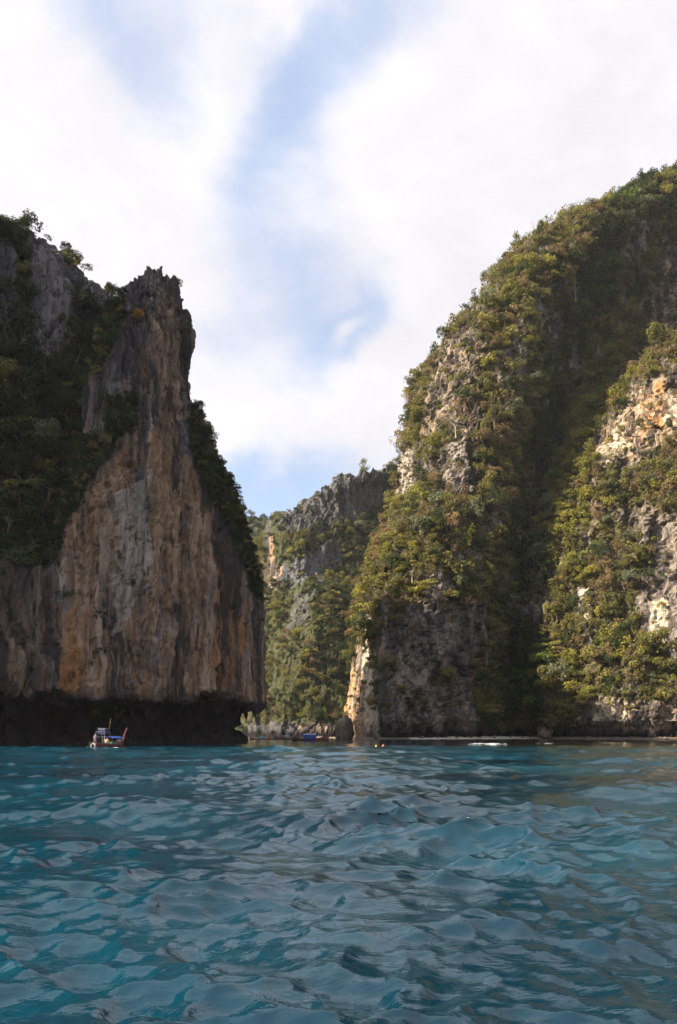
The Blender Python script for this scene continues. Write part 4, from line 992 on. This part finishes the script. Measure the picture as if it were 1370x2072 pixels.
def boulder_mesh(seed, s=(1, 1, 1), jag=0.22, sub=4):
    bm = bmesh.new(); bmesh.ops.create_icosphere(bm, subdivisions=sub, radius=1.0)
    P = np.array([v.co[:] for v in bm.verts], np.float32)
    D = fbm(P + seed * 3.7, (0.9, 0.9, 0.9), 3, seed) * 0.45 + joints(P + seed, (0.6, 0.6, 0.55), jag, jag * .5, seed % 7)
    P = P * (1 + D[:, None]) * np.array(s, np.float32)
    P[:, 2] = np.where(P[:, 2] < -0.35 * s[2], -0.35 * s[2] + (P[:, 2] + 0.35 * s[2]) * .2, P[:, 2])
    for v, c in zip(bm.verts, P): v.co = Vector([float(x) for x in c])
    for f in bm.faces: f.smooth = False if sub < 4 else True
    me = bpy.data.meshes.new('boulder'); bm.to_mesh(me); bm.free(); return me
def rock_attrs(me, **kw):
    n = len(me.vertices)
    for k in ('veg', 'tan', 'ochre', 'white', 'tide'): add_attr(me, k, np.full(n, kw.get(k, 0.0)))
def boulder(px, py, Y, w, h, seed, mat, label, group=None, tall=0, **at_):
    """w, h in photograph pixels at distance Y; py is the foot"""
    k = Y / F_PX; me = boulder_mesh(seed, (w * k / 2, w * k / 2 * .8, h * k / 1.3)); rock_attrs(me, **at_); me.materials.append(mat)
    p = at(px, py, Y); o = link('boulder', me, loc=(p.x, Y, max(-.1, p.z) + h * k * .27), rot=(0, 0, seed * 1.3))
    return tag(o, label, 'boulder', group)
GB = 'boulders along the shore'
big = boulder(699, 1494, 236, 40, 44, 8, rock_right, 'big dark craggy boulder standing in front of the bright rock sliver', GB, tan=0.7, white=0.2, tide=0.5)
boulder(1104, 1492, 236, 36, 19, 4, wet_rock, 'dark flat topped boulder at the right end of the sand', GB)
boulder(1116, 1483, 238, 9, 13, 9, rock_right, 'small pale upright boulder lit by the sun behind the dark boulder', GB, tan=1, white=1)
boulder(1320, 1490, 205, 13, 13, 12, wet_rock, 'pointed brown boulder on the shelf near the picture edge', GB)
boulder(1092, 1478, 240, 12, 9, 15, wet_rock, 'dark low boulder tucked under the gully trees', GB)
boulder(760, 1493, 224, 16, 12, 18, rock_right, 'brown foot boulder at the base of the bright rock sliver', GB, tan=1, tide=.3)
r_ = random.Random(8)
small = [(838 + k * 24 + r_.uniform(-8, 8), 1495.2 - r_.uniform(0, 2.2), r_.uniform(4, 11), r_.uniform(2.5, 4.5)) for k in range(13)]
proto_small = [boulder_mesh(30 + k, (1, .8, .6), .2, 3) for k in range(4)]
for me in proto_small: me.materials.append(wet_rock)
for k, (px, py, w, h) in enumerate(sorted(small)):
    Y = 226 + (px - 838) / 300 * 10; p = at(px, py, Y); s = w * Y / F_PX / 2
    o = link('boulder', proto_small[k % 4], loc=(p.x, Y + 2.5, 0.45), rot=(0, 0, k)); o.scale = (s, s, s * .9)
    tag(o, 'small dark stone on the pale sand, ' + ('leftmost of the row' if k == 0 else f'{ORD[k]} from the left'), 'boulder', 'small stones on the sand')
shelf = [(1150 + k * 17 + r_.uniform(-6, 6), r_.uniform(5, 13)) for k in range(14)]
for k, (px, w) in enumerate(sorted(shelf)):
    Y = 224 - (px - 1150) / 200 * 18; X = (px - CX) / F_PX * Y; s = w * Y / F_PX / 2
    o = link('boulder', proto_small[(k + 1) % 4], loc=(X, Y + r_.uniform(1, 4), 0.42), rot=(0, 0, k * 2)); o.scale = (s, s, s * .8)
    tag(o, 'brown stone on the rocky shelf, ' + ('leftmost of the row' if k == 0 else f'{ORD[k]} from the left' if k < 13 else 'at the far right end'), 'boulder', 'stones on the rocky shelf')

# ------------------------------------------------------------------ people
skin = simple_mat('skin', (0.46, 0.26, 0.17), 0.6, 0.1, 6)
hair = simple_mat('hair', (0.02, 0.016, 0.014), 0.6, 0.2, 9)
CLOTH = {k: simple_mat('cloth_' + k, c, 0.9, 0.25, 5) for k, c in dict(purple=(0.14, 0.11, 0.20), dark=(0.025, 0.025, 0.03), red=(0.45, 0.06, 0.04), beige=(0.42, 0.32, 0.22), teal=(0.05, 0.16, 0.17), white=(0.6, 0.58, 0.55), navy=(0.03, 0.05, 0.12)).items()}
def skinned(name, verts, edges, rad, mat, parent):
    me = bpy.data.meshes.new(name); me.from_pydata(verts, edges, []); o = link(name, me, parent); me.materials.append(mat)
    sm = o.modifiers.new('skin', 'SKIN'); sm.use_smooth_shade = True
    if not me.skin_vertices: bpy.context.view_layer.update()
    if not me.skin_vertices:
        bm = bmesh.new(); bm.from_mesh(me); bm.verts.layers.skin.verify(); bm.to_mesh(me); bm.free()
    for i, r in enumerate(rad): me.skin_vertices[0].data[i].radius = (r, r)
    me.skin_vertices[0].data[0].use_root = True
    sd = o.modifiers.new('sub', 'SUBSURF'); sd.levels = 1; sd.render_levels = 2
    return o
def person(loc, rz, pose, shirt, trousers, label, parent_group='people on the longtail boats', scale=1.0, bare=False):
    root = link('person', None, loc=loc, rot=(0, 0, rz)); root.scale = (scale,) * 3
    sit = pose == 'sit'; hz = 0.16 if sit else 0.90
    V = [(0, 0, hz), (0, 0, hz + .22), (0, 0.01, hz + .42), (0, 0.0, hz + .53), (0, 0.02, hz + .60), (0, 0.03, hz + .72)]
    E = [(0, 1), (1, 2), (2, 3), (3, 4), (4, 5)]; Rr = [.13, .12, .145, .06, .085, .085]
    legs = []; arms = []
    for s in (-1, 1):
        b = len(V)
        if sit: pts = [(s * .10, .06, hz), (s * .13, .42, hz + .06), (s * .13, .46, hz - .32), (s * .13, .60, hz - .36)]
        elif pose == 'steer': pts = [(s * .10, 0, hz - .04), (s * .14, .05 * s, hz - .45), (s * .16, .02 + .04 * s, 0.06), (s * .17, .17 + .04 * s, 0.03)]
        else: pts = [(s * .09, 0, hz - .04), (s * .10, .03, hz - .45), (s * .10, 0, 0.06), (s * .11, .15, 0.03)]
        V += pts; Rr += [.095, .065, .042, .035]; E += [(0, b), (b, b + 1), (b + 1, b + 2), (b + 2, b + 3)]; legs.append(b)
        b = len(V)
        if pose == 'steer' and s == 1: pts = [(s * .18, 0, hz + .46), (s * .30, .10, hz + .22), (s * .30, .36, hz + .20), (s * .30, .44, hz + .19)]
        elif sit: pts = [(s * .18, 0, hz + .46), (s * .25, .06, hz + .20), (s * .17, .28, hz + .10), (s * .16, .36, hz + .09)]
        else: pts = [(s * .18, 0, hz + .46), (s * .26, -.02, hz + .20), (s * .27, .08, hz - .04), (s * .27, .11, hz - .13)]
        V += pts; Rr += [.058, .045, .034, .03]; E += [(2, b), (b, b + 1), (b + 1, b + 2), (b + 2, b + 3)]; arms.append(b)
        for k in range(4):                    # fingers
            f = len(V); h = Vector(pts[3]); d = (h - Vector(pts[2])).normalized(); side = Vector((.02 * (k - 1.5), 0, 0))
            V.append(tuple(h + d * (.07 + .012 * (1 - abs(k - 1.5))) + side)); Rr.append(.011); E.append((b + 3, f))
        f = len(V); V.append(tuple(Vector(pts[3]) + Vector((-s * .045, .03, .01)))); Rr.append(.012); E.append((b + 3, f))
    skinned('body', V, E, Rr, skin, root)
    hd = bmesh.new(); bmesh.ops.create_uvsphere(hd, u_segments=12, v_segments=8, radius=.108)
    for v in list(hd.verts):
        if v.co.z < -.02 and v.co.y > -.03: v.co.y -= .10; v.co.z += .03
    me = bpy.data.meshes.new('hair'); hd.to_mesh(me); hd.free(); me.materials.append(hair); link('hair', me, root, loc=(0, .012, hz + .725))
    if not bare:
        skinned('shirt', [V[0], V[1], V[2], (0, 0, hz + .50)] + [V[arms[0]], tuple(Vector(V[arms[0]]).lerp(Vector(V[arms[0] + 1]), .7)), V[arms[1]], tuple(Vector(V[arms[1]]).lerp(Vector(V[arms[1] + 1]), .7))],
                [(0, 1), (1, 2), (2, 3), (2, 4), (4, 5), (2, 6), (6, 7)], [.15, .145, .165, .08, .075, .062, .075, .062], CLOTH[shirt], root)
    skinned('trousers', [V[0]] + [tuple(V[legs[0]]), tuple(Vector(V[legs[0] + 1])), tuple(Vector(V[legs[0] + 1]).lerp(Vector(V[legs[0] + 2]), .6)), tuple(V[legs[1]]), tuple(Vector(V[legs[1] + 1])), tuple(Vector(V[legs[1] + 1]).lerp(Vector(V[legs[1] + 2]), .6))],
            [(0, 1), (1, 2), (2, 3), (0, 4), (4, 5), (5, 6)], [.15, .115, .085, .065, .115, .085, .065], CLOTH[trousers], root)
    return tag(root, label, 'person', parent_group)

# ------------------------------------------------------------------ longtail boats
def paint(n, c, **k): return simple_mat('paint_' + n, c, 0.55, 0.22, 2.5, **k)
PAINT = dict(maroon=paint('maroon', (0.10, 0.018, 0.016)), black=paint('black', (0.018, 0.016, 0.018)), red=paint('red', (0.30, 0.07, 0.03)), brown=paint('brown', (0.13, 0.07, 0.04)), teal=paint('teal', (0.03, 0.20, 0.17)),
             white=paint('white', (0.70, 0.68, 0.66)), blue=paint('tarp_blue', (0.010, 0.055, 0.28)), cyan=paint('tarp_cyan', (0.03, 0.30, 0.48)), navy=paint('navy', (0.008, 0.022, 0.085)), wood=paint('bare_wood', (0.22, 0.14, 0.08)),
             pink=paint('faded_pink', (0.42, 0.10, 0.13)), steel=simple_mat('steel', (0.17, 0.17, 0.18), 0.4, 0.15, 5, metal=0.7), iron=simple_mat('iron', (0.05, 0.05, 0.055), 0.5, 0.3, 8, metal=0.4), ribbon=paint('ribbon_red', (0.62, 0.03, 0.03)), orange=paint('orange', (0.75, 0.12, 0.03)), yellow=paint('yellow', (0.75, 0.6, 0.04)))
class MB:
    def __init__(s): s.V = []; s.Q = []
    def tube(s, pts, r, k=6):
        tube(s.V, s.Q, pts, r if isinstance(r, (list, tuple)) else [r] * len(pts), k)
        b = len(s.V) - k * len(pts)
        if k == 6:
            for o in (b, b + k * (len(pts) - 1)): s.Q += [(o, o + 1, o + 2, o + 3), (o + 3, o + 4, o + 5, o)]
        return s
    def box(s, a, b):
        n = len(s.V); (x0, y0, z0), (x1, y1, z1) = a, b
        s.V += [(x0, y0, z0), (x1, y0, z0), (x1, y1, z0), (x0, y1, z0), (x0, y0, z1), (x1, y0, z1), (x1, y1, z1), (x0, y1, z1)]
        s.Q += [tuple(n + i for i in f) for f in ((3, 2, 1, 0), (4, 5, 6, 7), (0, 1, 5, 4), (1, 2, 6, 5), (2, 3, 7, 6), (3, 0, 4, 7))]; return s
    def build(s, name, mat, parent, smooth=False, bevel=0.0):
        me = mesh_np(name, np.array(s.V), [np.array(s.Q)], smooth); me.materials.append(mat); o = link(name, me, parent)
        if bevel: b = o.modifiers.new('bevel', 'BEVEL'); b.width = bevel; b.segments = 2
        return o
def hull_mesh(Lb=9.0, beam=1.8):
    st = np.linspace(-1, 1, 25); V = []; nprof = 18; Q = []
    for t in st:
        x = t * Lb / 2
        b = beam / 2 * (1 - max(0, t) ** 2.4 * .97) * (1 - max(0, -t) ** 3 * .38)
        keel = -0.28 + 0.85 * max(0, t - .45) ** 1.6 + .16 * max(0, -t - .5)
        sheer = 0.52 + 0.95 * max(0, t) ** 2.6 + 0.28 * max(0, -t) ** 2
        prof = []
        for k in range(9):
            u = k / 8; a = (u - .5) * pi; prof.append((math.sin(a) * b * (1 if True else 0), keel + (sheer - keel) * (1 - math.cos(a)) ** 1.25))
        inn = [(y * .9, max(z, keel + .28 + (sheer - keel) * .0)) for y, z in prof]
        ring = prof + inn[::-1]
        for y, z in ring: V.append((x + (0.22 * max(0, t) ** 4) * (z - keel), y, z))
    for i in range(len(st) - 1):
        for k in range(nprof): Q.append((i * nprof + k, (i + 1) * nprof + k, (i + 1) * nprof + (k + 1) % nprof, i * nprof + (k + 1) % nprof))
    n = (len(st) - 1) * nprof
    for k in range(8): Q.append((k, k + 1, nprof - 2 - k, nprof - 1 - k)); Q.append((n + k + 1, n + k, n + nprof - 1 - k, n + nprof - 2 - k))
    return np.array(V), np.array(Q)
def gunwale(side, Lb=9.0, beam=1.8):
    pts = []
    for t in np.linspace(-1, 1, 17):
        b = beam / 2 * (1 - max(0, t) ** 2.4 * .97) * (1 - max(0, -t) ** 3 * .38); sheer = 0.52 + 0.95 * max(0, t) ** 2.6 + 0.28 * max(0, -t) ** 2
        keel = -0.28 + 0.85 * max(0, t - .45) ** 1.6 + .16 * max(0, -t - .5)
        pts.append((t * Lb / 2 + .22 * max(0, t) ** 4 * (sheer - keel), side * b, sheer + .01))
    return pts
def canopy_sheet(x0, x1, hw, z, rise, curtain):
    mb = MB(); n = 9; m_ = 7
    b = len(mb.V)
    for i in range(n):
        x = x0 + (x1 - x0) * i / (n - 1)
        for j in range(m_):
            a = (j / (m_ - 1) - .5) * 2; sag = .03 * math.sin(i * pi / 2) ** 2
            mb.V.append((x, a * hw, z + rise * (1 - a * a) - sag))
    for i in range(n - 1):
        for j in range(m_ - 1): mb.Q.append((b + i * m_ + j, b + (i + 1) * m_ + j, b + (i + 1) * m_ + j + 1, b + i * m_ + j + 1))
    k = len(mb.V)
    mb.V += [(x, y, zz - .05) for x, y, zz in mb.V[b:k]]; off = k - b
    mb.Q += [tuple(q + off for q in f[::-1]) for f in list(mb.Q)]
    for i in range(n - 1):
        for j in (0, m_ - 1): u = b + i * m_ + j; mb.Q.append((u, u + m_, u + m_ + off, u + off))
    for j in range(m_ - 1):
        for i in (0, n - 1): u = b + i * m_ + j; mb.Q.append((u, u + 1, u + 1 + off, u + off))
    return mb
def boat(loc, rz, label, hullp, trimp, tarp, cx0=-1.6, cx1=1.6, cz=1.55, curtain=0.0, prow=2.3, roll=0.0, rack=False, ribbon=True, sc=1.0, prow_mat=None, pole=False):
    root = link('longtail_boat', None, loc=loc, rot=(roll, 0, rz)); root.scale = (sc,) * 3
    tag(root, label, 'boat', 'longtail boats in the bay')
    V, Q = hull_mesh(); me = mesh_np('hull', V, [Q]); me.materials.append(PAINT[hullp]); link('hull', me, root)
    for s in (-1, 1): MB().tube(gunwale(s), .045).build('gunwale', PAINT[trimp], root, True)
    pw = MB(); n = 7
    for i in range(n):
        t = i / (n - 1); x = 4.25 + .55 * t + .55 * t * t; z = .75 + t * (prow - .75); w = .17 - .05 * t; d = .15 - .04 * t
        pw.V += [(x - d, -w, z), (x + d, -w * .5, z), (x + d, w * .5, z), (x - d, w, z)]
    for i in range(n - 1):
        for k in range(4): pw.Q.append((i * 4 + k, i * 4 + (k + 1) % 4, i * 4 + 4 + (k + 1) % 4, i * 4 + 4 + k))
    pw.Q.append(((n - 1) * 4, (n - 1) * 4 + 1, (n - 1) * 4 + 2, (n - 1) * 4 + 3)); pw.build('prow', PAINT[prow_mat or hullp], root, bevel=.02)
    if ribbon:
        rb = MB()
        for k in range(3): rb.tube([(4.9 + .1 * k, -.16, prow - .55 + .1 * k), (5.12 + .05 * k, -.18, prow - .5 + .1 * k), (5.2, 0, prow - .48 + .1 * k), (5.05, .18, prow - .5 + .1 * k), (4.85, .1, prow - .62)], .06)
        rb.tube([(5.1, -.2, prow - .5), (5.1, -.26, prow - .9), (5.0, -.24, prow - 1.15)], [.07, .08, .03]); rb.build('prow_ribbon', PAINT['ribbon'], root, True)
    for x in (-2.6, -.9, .9, 2.4): MB().box((x - .14, -.8, .3), (x + .14, .8, .36)).build('bench', PAINT['wood'], root)
    MB().box((-3.9, -.55, .02), (3.2, .55, .06)).build('deck', PAINT['wood'], root)
    can = canopy_sheet(cx0, cx1, .92, cz, .16, curtain).build('canopy', PAINT[tarp], root, True)
    if curtain:
        for s in (-1, 1): MB().box((cx0, s * .93 - .015, cz - curtain), (cx1, s * .93 + .015, cz - .02)).build('curtain', PAINT[tarp], can)
    for x in np.linspace(cx0 + .1, cx1 - .1, 3):
        for s in (-1, 1): MB().tube([(x, s * .8, .3), (x, s * .86, cz)], .03).build('canopy_post', PAINT['steel'] if rack else PAINT['wood'], root, True)
    e = MB().box((-4.1, -.22, .75), (-3.45, .22, 1.12)).box((-3.95, -.15, 1.12), (-3.6, .15, 1.25)).build('engine', PAINT['iron'], root, bevel=.04)
    MB().tube([(-4.0, 0, .85), (-5.4, .1, .35), (-6.4, .2, -.22)], [.05, .035, .03]).build('tail_shaft', PAINT['steel'], e, True)
    MB().tube([(-3.5, 0, 1.05), (-2.7, .1, 1.15)], .025).build('tiller', PAINT['steel'], e, True)
    MB().tube([(-3.75, 0, .45), (-3.75, 0, .78)], .08).build('engine_mount', PAINT['steel'], root, True)
    return root
A90 = pi / 2
# the near boat under the overhang, seen from astern
pb = on_water(192, 1512.5); 
b1 = boat((pb.x + .75, pb.y + 3.2, 0.0), R(75), 'weathered longtail boat with blue canopies seen from astern, under the black overhang', 'maroon', 'steel', 'blue', cx0=-.6, cx1=2.6, cz=1.55, rack=True, prow=3.1, ribbon=False, roll=R(4), prow_mat='pink', sc=.80)
rk = MB()
for s in (-1, 1):
    rk.tube([(-2.6, s * .78, .5), (-2.6, s * .80, 2.25), (-2.6, s * .72, 2.42), (-1.1, s * .72, 2.42), (-.95, s * .78, 2.3), (-.95, s * .8, .5)], .035)
rk.tube([(-2.6, -.72, 2.42), (-2.6, .72, 2.42)], .035).tube([(-1.1, -.72, 2.42), (-1.1, .72, 2.42)], .035).tube([(-2.6, -.78, 1.7), (-2.6, .78, 1.7)], .03)
rk.build('roof_frame', PAINT['steel'], b1, True)
sb = MB().box((-2.45, -.78, 2.46), (-1.2, .62, 2.95)).build('rolled_sunshade', PAINT['navy'], b1, bevel=.12)
MB().box((-2.45, -.8, 2.953), (-1.2, .64, 2.99)).build('edge_strip', PAINT['steel'], sb)
MB().box((-2.5, -.7, 2.05), (-1.2, .7, 2.38)).build('sunshade_valance', PAINT['navy'], b1)
MB().tube([(-1.0, -.55, .4), (-1.0, -.58, 3.0), (-1.0, -.66, 4.6)], [.035, .03, .02]).build('pole', PAINT['wood'], b1, True)
for x, z in ((1.0, .55), (1.9, .6), (.2, .5)): MB().box((x - .3, -.62, .37), (x + .3, -.1, .37 + z)).build('luggage', PAINT['wood'] if x > .5 else PAINT['teal'], b1, bevel=.06)
ring = bmesh.new()
for a in range(24):
    for c in range(8): t = 2 * pi * a / 24; u = 2 * pi * c / 8; ring.verts.new((0, (.27 + .05 * math.cos(u)) * math.cos(t), (.27 + .05 * math.cos(u)) * math.sin(t)) if False else (.05 * math.sin(u), (.27 + .05 * math.cos(u)) * math.cos(t), (.27 + .05 * math.cos(u)) * math.sin(t)))
ring.verts.ensure_lookup_table()
for a in range(24):
    for c in range(8): ring.faces.new([ring.verts[a * 8 + c], ring.verts[((a + 1) % 24) * 8 + c], ring.verts[((a + 1) % 24) * 8 + (c + 1) % 8], ring.verts[a * 8 + (c + 1) % 8]])
me = bpy.data.meshes.new('life_ring'); ring.to_mesh(me); ring.free(); me.materials.append(PAINT['white'])
bpy.context.view_layer.update()
def on_boat(b, p): return b.matrix_world @ Vector(p)
o = link('life_ring', me, loc=on_boat(b1, (-4.62, -.1, .28)), rot=(0, 0, R(75))); tag(o, 'white life ring hanging at the stern of the near boat', 'life ring')
person(on_boat(b1, (-3.0, .45, .06)), R(75) - A90, 'steer', 'purple', 'dark', 'boatman in a mottled purple shirt and dark trousers standing astern')
person(on_boat(b1, (-.9, -.2, .36)), R(75) - A90, 'sit', 'beige', 'navy', 'passenger in a beige shirt seated under the lower blue canopy')
person(on_boat(b1, (2.4, -.35, .36)), R(75) - A90, 'sit', 'white', 'beige', 'pale dressed passenger seated near the bow of the near boat')
# the dark boat in front of the boulder
pm = on_water(630, 1498.6)
b2 = boat((pm.x - .2, pm.y, 0.0), R(-3), 'long dark longtail boat with blue tarp cabin and red ribbon on its prow', 'maroon', 'black', 'blue', cx0=-1.8, cx1=1.4, cz=1.45, curtain=1.0, prow=2.35, sc=.93)
MB().tube([(-1.8, 0, 1.62), (1.4, 0, 1.62)], .07).build('ridge_pole', PAINT['white'], b2, True)
MB().box((-4.3, -.5, .55), (-3.4, .5, .95)).build('stern_box', PAINT['black'], b2, bevel=.05)
bpy.context.view_layer.update()
person(on_boat(b2, (3.3, 0.1, .62)), R(200), 'stand', 'dark', 'dark', 'dark clothed figure standing in the bow of the dark longtail', scale=.95)
# three boats moored beyond it
b3 = boat((*on_water(527, 1496.5)[:2], 0), R(176), 'small red brown longtail with bright cyan canopy beside the pinnacle foot', 'red', 'white', 'cyan', cx0=-1.7, cx1=.4, cz=1.25, prow=1.6, sc=.62, ribbon=False, curtain=.5)
b4 = boat((*on_water(553, 1496.2)[:2], 0), R(8), 'brown longtail with bare posts moored between the cyan and the blue canopies', 'brown', 'teal', 'navy', cx0=-.8, cx1=.9, cz=1.3, prow=1.9, sc=.7, ribbon=False)
b5 = boat((*on_water(581, 1496.4)[:2], 0), R(-5), 'brown longtail with small blue canopy and seated passengers', 'brown', 'maroon', 'cyan', cx0=-1.2, cx1=.9, cz=1.2, prow=2.1, sc=.8, ribbon=False)
bpy.context.view_layer.update()
person(on_boat(b5, (2.2, -.2, .36)), R(-30), 'sit', 'beige', 'navy', 'sunlit passenger seated forward of the small blue canopy', bare=True)
person(on_boat(b5, (2.95, .1, .40)), R(150), 'sit', 'white', 'red', 'sunlit passenger seated nearest the prow of the brown longtail', bare=True)
person(on_boat(b5, (-1.9, .1, .06)), R(60), 'stand', 'beige', 'navy', 'bare chested figure standing aft of the small blue canopy', bare=True, scale=.9)
person(on_boat(b4, (-.9, -.2, .06)), R(20), 'stand', 'beige', 'beige', 'figure in beige standing amidships on the brown longtail with posts', scale=.9)
person(on_boat(b4, (1.8, .2, .36)), R(10), 'sit', 'red', 'dark', 'figure in red sitting forward on the brown longtail with posts')
# mooring line of the brown boat
pr0 = on_boat(b5, (-3.9, 0, .5)); pr1 = on_water(566, 1500.2)
ln = MB().tube([tuple(pr0), tuple((pr0 + pr1) / 2 + Vector((0, 0, -.12))), tuple(pr1 + Vector((0, 0, -.1)))], .03); tag(ln.build('mooring_rope', PAINT['teal'], None, True), 'thin green mooring rope running from the brown longtail into the water', 'rope')
# two marker floats and their colours
def buoy(px, py, col, label, s):
    p = on_water(px, py); root = link('buoy', None, loc=(p.x, p.y, .02)); tag(root, label, 'buoy', 'marker buoys off the boulder')
    mb = MB().tube([(0, 0, -.22), (0, 0, -.18), (0, 0, 0), (0, 0, .16), (0, 0, .24)], [.06 * s, .2 * s, .26 * s, .19 * s, .07 * s], 6); mb.build('float', PAINT[col], root, True)
    MB().tube([(0, 0, .22), (0, 0, .34)], .03).build('ring_handle', PAINT['iron'], root, True)
buoy(775.5, 1510.5, 'orange', 'orange marker buoy floating off the bright rock sliver', .7)
buoy(761, 1511.3, 'yellow', 'small yellow marker buoy left of the orange one', .4)
# ------------------------------------------------------------------ the hazy sea air
def build_haze():
    bm = bmesh.new(); bmesh.ops.create_cube(bm, size=1.0)
    me = bpy.data.meshes.new('haze'); bm.to_mesh(me); bm.free()
    o = link('haze', me, loc=(0, 0, 138)); o.scale = (8300, 8300, 280)
    m = bpy.data.materials.new('sea_air'); m.use_nodes = True; T = NT(m.node_tree)
    v = T.n('ShaderNodeVolumePrincipled', {'Color': (0.86, 0.91, 1.0, 1), 'Density': 0.00006, 'Anisotropy': 0.2})
    out = T.n('ShaderNodeOutputMaterial'); m.node_tree.links.new(v.outputs[0], out.inputs['Volume'])
    me.materials.append(m); tag(o, 'thin bluish sea haze', None, None, 'stuff')
build_haze()
